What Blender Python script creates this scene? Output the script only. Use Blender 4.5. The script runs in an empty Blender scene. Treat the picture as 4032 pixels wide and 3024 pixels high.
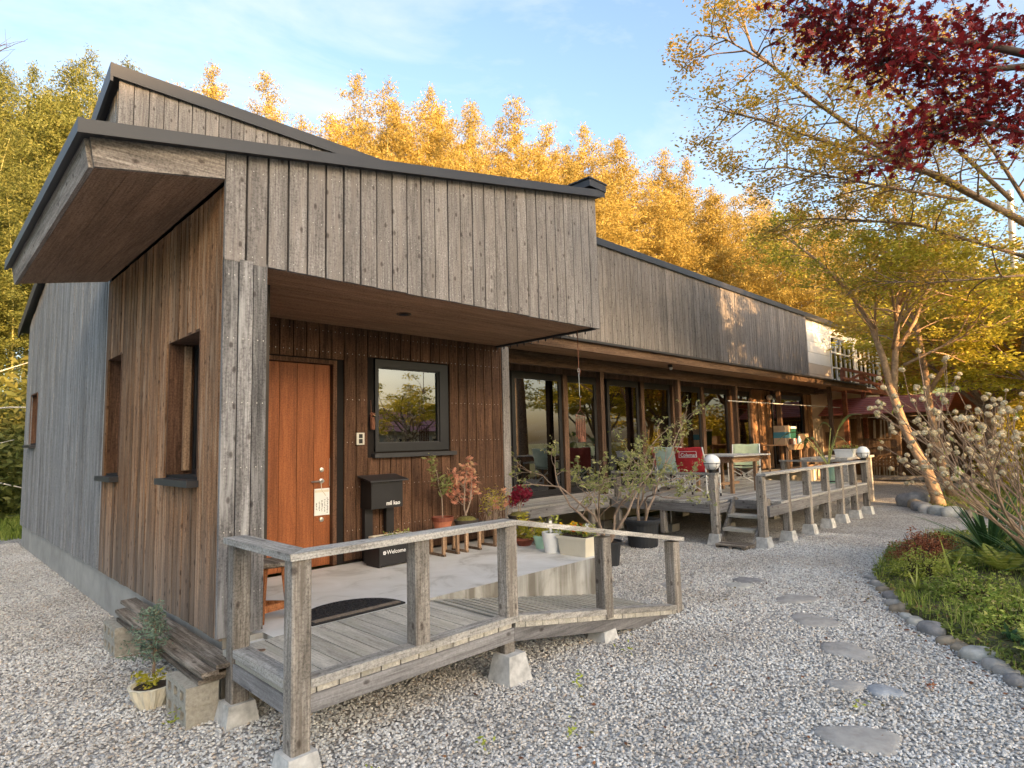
import bpy, math, random
import numpy as np
from mathutils import Vector, Matrix

# ------------------------------------------------------------------ camera, sky, sun, exposure
scene = bpy.context.scene
cam_data = bpy.data.cameras.new('camera'); cam = bpy.data.objects.new('camera', cam_data)
scene.collection.objects.link(cam); scene.camera = cam
cam_data.sensor_width = 36.0; cam_data.lens = 2387.33 / 4032 * 36.0
cam_data.clip_start = 0.05; cam_data.clip_end = 900
def cam_axes(yaw, pitch, roll):
    f = Vector((math.cos(yaw) * math.cos(pitch), math.sin(yaw) * math.cos(pitch), math.sin(pitch)))
    r = Vector((math.sin(yaw), -math.cos(yaw), 0)); d = f.cross(r)
    cr, sr = math.cos(roll), math.sin(roll)
    return r * cr + d * sr, -r * sr + d * cr, f
cr_, cd_, cf_ = cam_axes(math.radians(45.055), math.radians(5.449), math.radians(1.434))
cu_ = -cd_
cam.matrix_world = Matrix(((cr_.x, cu_.x, -cf_.x, 0), (cr_.y, cu_.y, -cf_.y, 0), (cr_.z, cu_.z, -cf_.z, 1.68), (0, 0, 0, 1)))

SUN_EL = math.radians(13.0)
SUN_TO = Vector((-0.20, -1.0, 0)).normalized()          # horizontal direction towards the sun
SUN_DIR = Vector((SUN_TO.x * math.cos(SUN_EL), SUN_TO.y * math.cos(SUN_EL), math.sin(SUN_EL)))

def link(nt, a, b): nt.links.new(a, b)
def node(nt, kind, props=None, **inp):
    n = nt.nodes.new(kind)
    for k, v in (props or {}).items(): setattr(n, k, v)
    for k, v in inp.items():
        key = int(k[1:]) if k[0] == '_' and k[1:].isdigit() else k.replace('_', ' ')
        s = n.inputs[key]
        if isinstance(v, bpy.types.NodeSocket): nt.links.new(v, s)
        else: s.default_value = v
    return n
def ramp(nt, fac, stops):
    r = nt.nodes.new('ShaderNodeValToRGB'); nt.links.new(fac, r.inputs[0])
    e = r.color_ramp.elements
    while len(e) < len(stops): e.new(0.5)
    for i, (p, c) in enumerate(stops):
        e[i].position = p; e[i].color = (c[0], c[1], c[2], 1) if len(c) == 3 else c
    return r.outputs[0]
def mixc(nt, fac, a, b, blend='MIX'):
    m = nt.nodes.new('ShaderNodeMix'); m.data_type = 'RGBA'; m.blend_type = blend
    for s, v in ((m.inputs[0], fac), (m.inputs[6], a), (m.inputs[7], b)):
        if isinstance(v, bpy.types.NodeSocket): nt.links.new(v, s)
        else: s.default_value = v if not isinstance(v, tuple) or len(v) == 4 else (*v, 1)
    return m.outputs[2]

world = bpy.data.worlds.new('World'); scene.world = world; world.use_nodes = True
wt = world.node_tree; wt.nodes.clear()
sky = wt.nodes.new('ShaderNodeTexSky'); sky.sky_type = 'NISHITA'; sky.sun_disc = False
sky.sun_elevation = SUN_EL; sky.sun_rotation = math.atan2(SUN_TO.x, SUN_TO.y)
sky.air_density = 1.0; sky.dust_density = 4.0; sky.ozone_density = 1.2
tcw = wt.nodes.new('ShaderNodeTexCoord')
mp = node(wt, 'ShaderNodeMapping', Vector=tcw.outputs['Generated']); mp.inputs['Scale'].default_value = (1.0, 1.6, 3.2)
mp.inputs['Rotation'].default_value = (0.2, 0.1, 0.5)
n1 = node(wt, 'ShaderNodeTexNoise', Vector=mp.outputs[0], Scale=1.7, Detail=7.0, Roughness=0.58, Distortion=0.5)
cl = ramp(wt, n1.outputs[0], [(0.46, (.0, .0, .0)), (0.76, (1, 1, 1))])
mulc = node(wt, 'ShaderNodeMath', {'operation': 'MULTIPLY'}, _0=cl, _1=0.75)
skyc = mixc(wt, mulc.outputs[0], sky.outputs[0], (2.3, 2.28, 2.26, 1))
bg = node(wt, 'ShaderNodeBackground', Color=skyc, Strength=0.12)
wo = wt.nodes.new('ShaderNodeOutputWorld'); link(wt, bg.outputs[0], wo.inputs[0])

sun_data = bpy.data.lights.new('sun', 'SUN'); sun = bpy.data.objects.new('sun', sun_data); scene.collection.objects.link(sun)
sun_data.energy = 2.9; sun_data.angle = math.radians(0.6); sun_data.color = (1.0, 0.60, 0.27)
sun.rotation_euler = (-SUN_DIR).to_track_quat('-Z', 'Y').to_euler()
vs = scene.view_settings
vs.view_transform = 'Standard'; vs.look = 'None'; vs.gamma = 1.0; vs.use_curve_mapping = False; vs.exposure = 2.22

scene.cycles.max_bounces = 7; scene.cycles.diffuse_bounces = 3; scene.cycles.glossy_bounces = 3; scene.cycles.transmission_bounces = 4; scene.cycles.transparent_max_bounces = 8

# ------------------------------------------------------------------ helpers
rng = random.Random(7); nrg = np.random.default_rng(7)
COL = scene.collection
WM = {}
def mat_of(o): return WM.get(o.name, Matrix.Identity(4))
def empty(name, loc=(0, 0, 0), rz=0.0, label=None, cat=None, group=None):
    o = bpy.data.objects.new(name, None); COL.objects.link(o)
    o.location = loc; o.rotation_euler = (0, 0, rz); o.empty_display_size = 0.1
    WM[o.name] = Matrix.LocRotScale(Vector(loc), Matrix.Rotation(rz, 3, 'Z').to_quaternion(), None)
    if label: tag(o, label, cat, group)
    return o
def tag(o, label=None, cat=None, group=None, kind=None):
    if label: o['label'] = label
    if cat: o['category'] = cat
    if group: o['group'] = group
    if kind: o['kind'] = kind
    return o
def mkobj(name, me, mat, parent=None, world=True, smooth=False):
    if mat is not None: me.materials.append(mat)
    o = bpy.data.objects.new(name, me); COL.objects.link(o)
    if smooth and len(me.polygons): me.polygons.foreach_set('use_smooth', np.ones(len(me.polygons), dtype=bool))
    if parent is not None:
        o.parent = parent
        if world: o.matrix_parent_inverse = mat_of(parent).inverted(); 
    WM[o.name] = Matrix.Identity(4) if world or parent is None else mat_of(parent).copy()
    return o
def V(*a): return Vector(a)
class MB:
    def __init__(s): s.v = []; s.f = []
    def hexa(s, p):
        b = len(s.v); s.v += [tuple(q) for q in p]
        s.f += [(b, b+3, b+2, b+1), (b+4, b+5, b+6, b+7), (b, b+1, b+5, b+4), (b+1, b+2, b+6, b+5), (b+2, b+3, b+7, b+6), (b+3, b, b+4, b+7)]
        return s
    def box(s, x0, y0, z0, x1, y1, z1):
        if x0 > x1: x0, x1 = x1, x0
        if y0 > y1: y0, y1 = y1, y0
        if z0 > z1: z0, z1 = z1, z0
        return s.hexa([(x0,y0,z0),(x1,y0,z0),(x1,y1,z0),(x0,y1,z0),(x0,y0,z1),(x1,y0,z1),(x1,y1,z1),(x0,y1,z1)])
    def bar(s, a, b, w, h, up=(0, 0, 1)):
        a = Vector(a); b = Vector(b); d = (b - a).normalized(); u = Vector(up)
        if abs(d.dot(u)) > .98: u = Vector((1, 0, 0))
        r = d.cross(u).normalized() * (w / 2); t = r.cross(d).normalized() * (h / 2)
        return s.hexa([a-r-t, a+r-t, b+r-t, b-r-t, a-r+t, a+r+t, b+r+t, b-r+t])
    def post(s, x, y, z0, z1, w, c=0.012):
        h = w / 2; k = h - c
        ring = [(k,-h),(h,-k),(h,k),(k,h),(-k,h),(-h,k),(-h,-k),(-k,-h)]
        b = len(s.v)
        s.v += [(x+a, y+bb, z0) for a, bb in ring] + [(x+a, y+bb, z1) for a, bb in ring]
        s.f += [tuple(range(b+7, b-1, -1)), tuple(range(b+8, b+16))]
        for i in range(8): j = (i+1) % 8; s.f.append((b+i, b+j, b+8+j, b+8+i))
        return s
    def frustum(s, x, y, z0, z1, w0, w1):
        a = w0/2; c = w1/2
        return s.hexa([(x-a,y-a,z0),(x+a,y-a,z0),(x+a,y+a,z0),(x-a,y+a,z0),(x-c,y-c,z1),(x+c,y-c,z1),(x+c,y+c,z1),(x-c,y+c,z1)])
    def tube(s, path, radii, n=6, cap=True):
        path = [Vector(p) for p in path]
        if not hasattr(radii, '__len__'): radii = [radii] * len(path)
        b = len(s.v); ref = Vector((.31, .17, .93)); m = len(path)
        for i, p in enumerate(path):
            d = (path[min(i+1, m-1)] - path[max(i-1, 0)])
            if d.length < 1e-9: d = Vector((0, 0, 1))
            d.normalize()
            u = d.cross(ref)
            if u.length < .05: u = d.cross(Vector((1, 0, 0)))
            u.normalize(); w = d.cross(u)
            for k in range(n):
                a = 2*math.pi*k/n; q = p + (u*math.cos(a) + w*math.sin(a)) * radii[i]; s.v.append((q.x, q.y, q.z))
        for i in range(m-1):
            for k in range(n):
                k2 = (k+1) % n; s.f.append((b+i*n+k, b+i*n+k2, b+(i+1)*n+k2, b+(i+1)*n+k))
        if cap and n > 2:
            s.f.append(tuple(range(b+n-1, b-1, -1))); s.f.append(tuple(range(b+(m-1)*n, b+m*n)))
        return s
    def lathe(s, prof, c=(0, 0, 0), n=20, axis=None, wob=None):
        b = len(s.v); m = len(prof)
        for i, (r, z) in enumerate(prof):
            for k in range(n):
                a = 2*math.pi*k/n; rr = r * (wob(a, i) if wob else 1)
                s.v.append((c[0]+rr*math.cos(a), c[1]+rr*math.sin(a), c[2]+z))
        for i in range(m-1):
            for k in range(n):
                k2 = (k+1) % n; s.f.append((b+i*n+k, b+i*n+k2, b+(i+1)*n+k2, b+(i+1)*n+k))
        s.f.append(tuple(range(b+n-1, b-1, -1))); s.f.append(tuple(range(b+(m-1)*n, b+m*n)))
        return s
    def sphere(s, c, r, nu=12, nv=8, sc=(1, 1, 1)):
        prof = [(max(.001, math.sin(math.pi*i/nv)), -math.cos(math.pi*i/nv)) for i in range(nv+1)]
        b = len(s.v); s.lathe([(p[0]*r, p[1]*r) for p in prof], (0, 0, 0), nu)
        for i in range(b, len(s.v)):
            x, y, z = s.v[i]; s.v[i] = (c[0]+x*sc[0], c[1]+y*sc[1], c[2]+z*sc[2])
        return s
    def poly(s, pts):
        b = len(s.v); s.v += [tuple(p) for p in pts]; s.f.append(tuple(range(b, b+len(pts)))); return s
    def extr(s, pts, vec):
        b = len(s.v); n = len(pts); vec = Vector(vec)
        s.v += [tuple(p) for p in pts] + [tuple(Vector(p)+vec) for p in pts]
        s.f += [tuple(range(b+n-1, b-1, -1)), tuple(range(b+n, b+2*n))]
        for i in range(n): j = (i+1) % n; s.f.append((b+i, b+j, b+n+j, b+n+i))
        return s
    def mesh(s, name):
        me = bpy.data.meshes.new(name); me.from_pydata(s.v, [], s.f); me.update(); return me
    def build(s, name, mat, parent=None, world=True, smooth=False):
        return mkobj(name, s.mesh(name), mat, parent, world, smooth)
def npmesh(name, verts, nper, rnd=None):
    """polygons of nper vertices each, verts (N*nper,3)"""
    me = bpy.data.meshes.new(name); nv = len(verts); nf = nv // nper
    me.vertices.add(nv); me.vertices.foreach_set('co', np.asarray(verts, dtype=np.float32).ravel())
    me.loops.add(nv); me.loops.foreach_set('vertex_index', np.arange(nv, dtype=np.int32))
    me.polygons.add(nf); me.polygons.foreach_set('loop_start', np.arange(0, nv, nper, dtype=np.int32))
    me.update(calc_edges=True)
    if rnd is not None:
        a = me.attributes.new('rnd', 'FLOAT', 'FACE'); a.data.foreach_set('value', np.asarray(rnd, dtype=np.float32))
    return me
def unit(a): return a / (np.linalg.norm(a, axis=1, keepdims=True) + 1e-9)
def leafquads(c, size, aspect=.45, droop=0.3, flat=0.5, r=None):
    """diamond leaves centred on c"""
    r = r or nrg; n = len(c)
    d = r.normal(size=(n, 3)); d[:, 2] = d[:, 2]*(1-flat) - droop; d = unit(d)
    nn = r.normal(size=(n, 3)); nn[:, 2] += 1.2*flat
    w = unit(np.cross(d, nn)); L = (size * r.uniform(.6, 1.25, n))[:, None]
    q = np.stack([c - d*L/2, c + w*L*aspect/2 - d*L*.06, c + d*L/2, c - w*L*aspect/2 - d*L*.06], axis=1)
    return q.reshape(-1, 3)
PALM = [(0, -.42)]
for k_, (an, ln) in enumerate([(-125, .45), (-100, .2), (-75, .68), (-55, .24), (-32, .88), (-16, .3), (0, 1.0), (16, .3), (32, .88), (55, .24), (75, .68), (100, .2), (125, .45)]):
    PALM.append((ln*math.sin(math.radians(an))*.62, ln*math.cos(math.radians(an))*.62))
PALM = np.array(PALM)
def palmleaves(c, size, r=None, droop=.5):
    r = r or nrg; n = len(c); d = r.normal(size=(n, 3)); d[:, 2] = d[:, 2]*.3 - droop; d = unit(d)
    nn = r.normal(size=(n, 3)); nn[:, 2] += .8; w = unit(np.cross(d, nn)); L = (size*r.uniform(.65, 1.2, n))[:, None, None]
    up = unit(np.cross(w, d))[:, None, :]
    q = c[:, None, :] + L*(w[:, None, :]*PALM[None, :, 0:1] + d[:, None, :]*PALM[None, :, 1:2]) - up*L*.22*(np.abs(PALM[None, :, 0:1])**1.3)
    return q.reshape(-1, 3), len(PALM)

# ------------------------------------------------------------------ materials
MATS = {}
def newmat(name):
    m = bpy.data.materials.new(name); m.use_nodes = True; nt = m.node_tree; nt.nodes.clear()
    out = nt.nodes.new('ShaderNodeOutputMaterial'); b = nt.nodes.new('ShaderNodeBsdfPrincipled')
    link(nt, b.outputs[0], out.inputs[0]); MATS[name] = m
    return m, nt, b, out
def objvec(nt, scale, offs=True):
    tc = nt.nodes.new('ShaderNodeTexCoord'); oi = nt.nodes.new('ShaderNodeObjectInfo')
    v = tc.outputs['Object']
    if offs:
        m = node(nt, 'ShaderNodeMath', {'operation': 'MULTIPLY'}, _0=oi.outputs['Random'], _1=57.0)
        v = node(nt, 'ShaderNodeVectorMath', {'operation': 'ADD'}, _0=v, _1=m.outputs[0]).outputs[0]
    mp = node(nt, 'ShaderNodeMapping', Vector=v); mp.inputs['Scale'].default_value = scale
    return mp.outputs[0], oi, tc
def bump(nt, b, h, s, d=.01):
    bp = node(nt, 'ShaderNodeBump', Height=h, Strength=s, Distance=d); link(nt, bp.outputs[0], b.inputs['Normal'])
def wood(name, dark, mid, light, axis='Z', rough=.82, knots=.7, var=(.72, 1.2), streak=None, stain=.5, speck=.22, foot=None):
    m, nt, b, out = newmat(name)
    ax = 'XYZ'.index(axis); o1, o2 = [i for i in range(3) if i != ax]
    sc = [85.0]*3; sc[ax] = 3.2; sc2 = [9.0]*3; sc2[ax] = .9
    v, oi, tc = objvec(nt, sc); v2, _, _ = objvec(nt, sc2); v4, _, _ = objvec(nt, (70.0, 70.0, 70.0)); vr, _, _ = objvec(nt, (1, 1, 1))
    n = node(nt, 'ShaderNodeTexNoise', Vector=v, Scale=1.0, Detail=6.0, Roughness=.68, Distortion=.5)
    c = ramp(nt, n.outputs[0], [(.30, dark), (.5, mid), (.70, light)])
    n2 = node(nt, 'ShaderNodeTexNoise', Vector=v2, Scale=1.0, Detail=6.0, Roughness=.66)
    st = ramp(nt, n2.outputs[0], [(.32, (1-stain,)*3), (.6, (1.12,)*3)])
    c = mixc(nt, 1.0, c, st, 'MULTIPLY')
    if speck:
        n4 = node(nt, 'ShaderNodeTexNoise', Vector=v4, Scale=1.0, Detail=3.0, Roughness=.7)
        sp_ = ramp(nt, n4.outputs[0], [(.36, (1-speck*1.6,)*3), (.5, (1, 1, 1)), (.66, (1+speck,)*3)]); c = mixc(nt, 1.0, c, sp_, 'MULTIPLY')
    if streak:
        n3 = node(nt, 'ShaderNodeTexNoise', Vector=v2, Scale=2.3, Detail=4.0)
        f = ramp(nt, n3.outputs[0], [(.52, (0, 0, 0)), (.68, (.8, .8, .8))]); c = mixc(nt, f, c, streak)
    if foot:
        sz = node(nt, 'ShaderNodeSeparateXYZ', Vector=tc.outputs['Object']); zz = node(nt, 'ShaderNodeMath', {'operation': 'ADD'}, _0=sz.outputs[2], _1=n2.outputs[0])
        fm = node(nt, 'ShaderNodeMapRange', Value=zz.outputs[0], From_Min=foot[1], From_Max=foot[2], To_Min=.75, To_Max=0.0); c = mixc(nt, fm.outputs[0], c, mixc(nt, 1.0, st, foot[0], 'MULTIPLY'))
    if knots:
        sx = node(nt, 'ShaderNodeSeparateXYZ', Vector=vr)
        ad = node(nt, 'ShaderNodeMath', {'operation': 'ADD'}, _0=sx.outputs[o1], _1=sx.outputs[o2])
        a1 = node(nt, 'ShaderNodeMath', {'operation': 'MULTIPLY'}, _0=ad.outputs[0], _1=8.0); a2 = node(nt, 'ShaderNodeMath', {'operation': 'MULTIPLY'}, _0=sx.outputs[ax], _1=4.6)
        cv = node(nt, 'ShaderNodeCombineXYZ', X=a1.outputs[0], Y=a2.outputs[0])
        vo = node(nt, 'ShaderNodeTexVoronoi', {'voronoi_dimensions': '2D'}, Vector=cv.outputs[0], Scale=1.0)
        k = ramp(nt, vo.outputs['Distance'], [(.05, (.16, .13, .12)), (.085, (.45, .4, .38)), (.13, (1, 1, 1))])
        sr = node(nt, 'ShaderNodeSeparateColor', Color=vo.outputs['Color'])
        on = node(nt, 'ShaderNodeMath', {'operation': 'GREATER_THAN'}, _0=sr.outputs[0], _1=.52)
        kf = node(nt, 'ShaderNodeMath', {'operation': 'MULTIPLY'}, _0=on.outputs[0], _1=knots)
        c = mixc(nt, kf.outputs[0], c, mixc(nt, 1.0, c, k, 'MULTIPLY'))
    rv = node(nt, 'ShaderNodeMapRange', Value=oi.outputs['Random'], To_Min=var[0], To_Max=var[1])
    hs = node(nt, 'ShaderNodeHueSaturation', Color=c, Value=rv.outputs[0])
    link(nt, hs.outputs[0], b.inputs['Base Color']); b.inputs['Roughness'].default_value = rough
    b.inputs['Specular IOR Level'].default_value = .25
    bump(nt, b, n.outputs[0], .4, .004)
    return m
def plain(name, col, rough=.6, metal=0.0, var=.15, scale=6.0, bmp=0.0, spec=.4):
    m, nt, b, out = newmat(name)
    v, oi, tc = objvec(nt, (scale,)*3)
    n = node(nt, 'ShaderNodeTexNoise', Vector=v, Scale=1.0, Detail=5.0, Roughness=.6)
    lo = tuple(x*(1-var) for x in col); hi = tuple(min(1, x*(1+var)) for x in col)
    c = ramp(nt, n.outputs[0], [(.3, lo), (.7, hi)]); link(nt, c, b.inputs['Base Color'])
    b.inputs['Roughness'].default_value = rough; b.inputs['Metallic'].default_value = metal
    b.inputs['Specular IOR Level'].default_value = spec
    if bmp: bump(nt, b, n.outputs[0], bmp, .01)
    return m
def leafmat(name, stops, trans=.35, rough=.55):
    m, nt, b, out = newmat(name)
    at = node(nt, 'ShaderNodeAttribute'); at.attribute_name = 'rnd'
    oi = nt.nodes.new('ShaderNodeObjectInfo')
    c = ramp(nt, at.outputs['Fac'], stops)
    rv = node(nt, 'ShaderNodeMapRange', Value=oi.outputs['Random'], To_Min=.8, To_Max=1.15)
    c = node(nt, 'ShaderNodeHueSaturation', Color=c, Value=rv.outputs[0]).outputs[0]
    link(nt, c, b.inputs['Base Color']); b.inputs['Roughness'].default_value = rough; b.inputs['Specular IOR Level'].default_value = .2
    t = node(nt, 'ShaderNodeBsdfTranslucent', Color=c)
    mx = node(nt, 'ShaderNodeMixShader', Fac=trans); link(nt, b.outputs[0], mx.inputs[1]); link(nt, t.outputs[0], mx.inputs[2])
    link(nt, mx.outputs[0], out.inputs[0]); return m

# weathered timbers
W_GREY = wood('weathered_grey_cedar', (.125, .110, .102), (.245, .222, .208), (.345, .322, .305), 'Z', streak=(.265, .232, .21), stain=.3, var=(.84, 1.14))
W_GREYX = wood('weathered_grey_cedar_along_x', (.15, .125, .108), (.30, .255, .22), (.42, .375, .33), 'X')
W_GREYY = wood('weathered_grey_cedar_along_y', (.15, .125, .108), (.30, .255, .22), (.42, .375, .33), 'Y')
W_SILVER = wood('silvered_cedar', (.17, .165, .16), (.29, .282, .275), (.40, .395, .39), 'Z', knots=.35, var=(.82, 1.12), stain=.35)
W_BROWN = wood('brown_cedar', (.15, .068, .030), (.35, .185, .095), (.54, .34, .19), 'Z', streak=(.42, .29, .19), var=(.55, 1.2), foot=((.26, .225, .19), .85, 1.75))
W_DOORWALL = wood('dark_stained_cedar', (.055, .028, .017), (.13, .067, .039), (.21, .118, .072), 'Z', var=(.75, 1.2), knots=.4)
W_PILLAR = wood('bleached_grey_boards', (.10, .096, .098), (.225, .213, .208), (.38, .365, .35), 'Z', streak=(.40, .39, .38))
W_SOFFIT = wood('cedar_soffit', (.26, .145, .08), (.37, .215, .125), (.46, .29, .18), 'X', knots=.15, var=(.85, 1.1), stain=.25)
W_SOFFITY = wood('cedar_soffit_along_y', (.22, .13, .08), (.31, .19, .12), (.39, .255, .165), 'Y', knots=.15, var=(.9, 1.08), stain=.25)
W_BEAM = wood('brown_beam_timber', (.075, .045, .03), (.16, .098, .064), (.27, .18, .122), 'X', knots=.3)
W_POSTB = wood('brown_post_timber', (.06, .035, .024), (.125, .075, .05), (.20, .128, .088), 'Z', knots=.3)
W_DECKPOST = wood('old_post_timber', (.15, .128, .105), (.32, .285, .245), (.46, .42, .375), 'Z', streak=(.17, .145, .12))
W_RAIL = wood('old_rail_timber', (.30, .28, .25), (.47, .445, .405), (.60, .575, .535), 'X', knots=.5)
W_RAILY = wood('old_rail_timber_y', (.30, .28, .25), (.47, .445, .405), (.60, .575, .535), 'Y', knots=.5)
W_DECK = wood('deck_plank_timber', (.36, .33, .28), (.52, .485, .42), (.63, .60, .53), 'Y', streak=(.43, .41, .33), stain=.3, var=(.84, 1.1), knots=.2, speck=.12)
W_DECKX = wood('deck_plank_timber_x', (.30, .285, .26), (.46, .44, .41), (.58, .56, .53), 'X', streak=(.37, .35, .30), stain=.3, knots=.3)
W_DBEAM = wood('deck_beam_timber', (.145, .138, .135), (.245, .235, .232), (.33, .32, .318), 'X', speck=.1, stain=.4)
W_DBEAMY = wood('deck_beam_timber_y', (.145, .138, .135), (.245, .235, .232), (.33, .32, .318), 'Y', speck=.1, stain=.4)
W_SLAT = wood('ramp_slat_timber', (.33, .30, .24), (.46, .43, .36), (.56, .53, .46), 'Y', stain=.2, var=(.85, 1.1), knots=0, speck=.08)
W_OLD = wood('rotten_plank', (.075, .058, .043), (.20, .165, .13), (.36, .31, .26), 'Y', streak=(.42, .37, .31), var=(.55, 1.3))
W_DOOR = wood('orange_door_timber', (.23, .068, .022), (.31, .098, .032), (.375, .13, .046), 'Z', rough=.5, knots=0, var=(.90, 1.08), stain=.3, speck=.15)
W_TAN = wood('tan_timber', (.26, .15, .085), (.40, .25, .15), (.52, .35, .22), 'Z', knots=.3)
W_TANX = wood('tan_timber_x', (.26, .15, .085), (.40, .25, .15), (.52, .35, .22), 'X', knots=.3)
W_RED = wood('red_stained_timber', (.26, .09, .05), (.38, .15, .085), (.46, .21, .12), 'X', knots=.2)
W_STOOL = wood('stool_timber', (.22, .075, .028), (.32, .12, .045), (.42, .18, .07), 'Z', knots=.2)
W_SHED = wood('shed_timber', (.10, .065, .042), (.20, .135, .09), (.30, .21, .145), 'Z', knots=.3)
BLACKGAP = plain('dark_backing', (.012, .009, .008), .9)
METAL_DARK = plain('charcoal_metal', (.034, .034, .038), .45, .0, .12, 3, spec=.5)
FRAME = plain('dark_window_frame', (.022, .022, .024), .4, 0, .15)
CONC = plain('grey_concrete', (.52, .51, .485), .9, 0, .32, 14, .25)
CONC2 = plain('foundation_concrete', (.36, .345, .315), .85, 0, .2, 3, .1)
BLOCKM = plain('concrete_block', (.37, .345, .29), .95, 0, .25, 40, .5)
ROOM = plain('dark_brown_interior', (.06, .048, .038), .8, 0, .3, 1.5)  # dark brown room walls
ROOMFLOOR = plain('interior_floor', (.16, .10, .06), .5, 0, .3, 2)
STEEL = plain('brushed_steel', (.62, .60, .56), .3, 1.0, .05)
BLACKP = plain('black_painted_metal', (.018, .017, .018), .5, 0, .2)
WHITEP = plain('white_plastic', (.80, .80, .78), .45, 0, .05)
CREAM = plain('cream_plastic', (.74, .68, .54), .5, 0, .06)
TERRA = plain('terracotta', (.50, .17, .09), .75, 0, .15, 12)
TERRAD = plain('dark_terracotta_band', (.20, .055, .03), .6, 0, .15, 12)
CLAYD = plain('dark_clay', (.075, .062, .055), .7, 0, .3, 20)
MINT = plain('mint_plastic', (.45, .68, .50), .45, 0, .05)
SOIL = plain('soil', (.045, .032, .022), .95, 0, .5, 60, .6)
MOSS = plain('mossy_soil', (.16, .145, .04), .95, 0, .5, 60, .8)
BARKM = plain('tree_bark', (.23, .165, .115), .9, 0, .45, 18, .6)
BARKL = plain('flaking_pale_bark', (.42, .28, .17), .9, 0, .4, 14, .6)
BARKD = plain('dark_bark', (.075, .052, .04), .9, 0, .4, 18, .5)
TWIG = plain('pale_twig', (.36, .27, .205), .85, 0, .3, 20, .3)
PAPERTWIG = plain('paperbush_twig', (.34, .23, .15), .8, 0, .3, 15, .3)
DEADW = plain('bleached_dead_wood', (.60, .55, .45), .85, 0, .2, 15)
GLOBE = plain('opal_globe', (.86, .86, .85), .25, 0, .03)
FAB_RED = plain('red_canvas', (.50, .028, .035), .85, 0, .2, 9, .5)
FAB_PINK = plain('faded_red_canvas', (.62, .17, .16), .85, 0, .15, 9, .5)
FAB_MINT = plain('pale_mint_canvas', (.44, .58, .52), .85, 0, .12, 9, .5)
FAB_GREEN = plain('pale_green_canvas', (.53, .60, .40), .85, 0, .12, 9, .5)
CARD = plain('cardboard', (.46, .31, .19), .85, 0, .12)
TEAL = plain('teal_print', (.07, .22, .26), .7, 0, .1)
COOLG = plain('dark_green_plastic', (.015, .085, .06), .45, 0, .1)
RUBBER = plain('black_rubber_mat', (.02, .02, .022), .8, 0, .4, 60, .8)
MATTAN = plain('dusty_rubber', (.22, .175, .13), .9, 0, .4, 50, .6)
POTBLACK = plain('black_nursery_pot', (.028, .031, .036), .55, 0, .15)
POTGREEN = plain('green_plastic_pot', (.16, .27, .22), .55, 0, .1)
WALLW = plain('white_siding', (.74, .73, .69), .7, 0, .05, 2)
WALLT = plain('beige_siding', (.56, .47, .37), .8, 0, .07, 2)
ROOFRED = plain('red_metal_roof', (.48, .17, .155), .5, 0, .2, 5)
PAPER = plain('white_paper', (.82, .82, .78), .6, 0, .03)
INK = plain('black_ink', (.03, .03, .035), .6)
PAINTW = plain('white_paint', (.82, .82, .80), .5, 0, .02)
POLE = plain('galvanised_pole', (.55, .56, .58), .45, .3, .08, 3)
MUDWALL = plain('tan_plaster', (.38, .28, .19), .9, 0, .15, 3, .2)
RUSTY = plain('rusty_iron', (.20, .085, .05), .8, .2, .3, 20)

def glassmat(name, ior, tint=(.92, .95, .95)):
    m, nt, b, out = newmat(name)
    tr = node(nt, 'ShaderNodeBsdfTransparent', Color=(*tint, 1)); gl = node(nt, 'ShaderNodeBsdfGlossy', Roughness=0.004)
    fr = node(nt, 'ShaderNodeFresnel', IOR=ior)
    v, oi, tc = objvec(nt, (1.3, 1.3, 1.3))
    n = node(nt, 'ShaderNodeTexNoise', Vector=v, Scale=1.0, Detail=1.0)
    mx = node(nt, 'ShaderNodeMixShader', Fac=fr.outputs[0]); link(nt, tr.outputs[0], mx.inputs[1]); link(nt, gl.outputs[0], mx.inputs[2])
    link(nt, mx.outputs[0], out.inputs[0]); return m
GLASS = glassmat('window_glass', 3.3)
def emis(name, col, s):
    m, nt, b, out = newmat(name); b.inputs['Base Color'].default_value = (*col, 1)
    b.inputs['Emission Color'].default_value = (*col, 1); b.inputs['Emission Strength'].default_value = s; return m
LAMPLIT = emis('lit_lamp', (1.0, .78, .45), 3.0)

# slab concrete with stains
def slabmat():
    m, nt, b, out = newmat('porch_concrete')
    v, oi, tc = objvec(nt, (1, 1, 1), False)
    n = node(nt, 'ShaderNodeTexNoise', Vector=v, Scale=2.2, Detail=8.0, Roughness=.65, Distortion=.6)
    c = ramp(nt, n.outputs[0], [(.32, (.44, .42, .375)), (.46, (.66, .645, .60)), (.7, (.76, .75, .72))])
    mp2 = node(nt, 'ShaderNodeMapping', Vector=tc.outputs['Object']); mp2.inputs['Scale'].default_value = (9, 9, .8)
    n2 = node(nt, 'ShaderNodeTexNoise', Vector=mp2.outputs[0], Scale=1.0, Detail=5.0)
    sx = node(nt, 'ShaderNodeSeparateXYZ', Vector=tc.outputs['Object'])
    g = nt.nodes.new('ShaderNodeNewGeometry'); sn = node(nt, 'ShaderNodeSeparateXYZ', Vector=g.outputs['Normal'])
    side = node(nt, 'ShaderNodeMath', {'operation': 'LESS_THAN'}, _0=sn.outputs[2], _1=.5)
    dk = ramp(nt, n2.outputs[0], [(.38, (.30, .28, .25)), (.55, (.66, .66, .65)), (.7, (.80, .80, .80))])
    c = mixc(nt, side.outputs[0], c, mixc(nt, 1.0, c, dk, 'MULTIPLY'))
    link(nt, c, b.inputs['Base Color']); b.inputs['Roughness'].default_value = .8
    bump(nt, b, n.outputs[0], .2, .01); return m
SLAB = slabmat()
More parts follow.
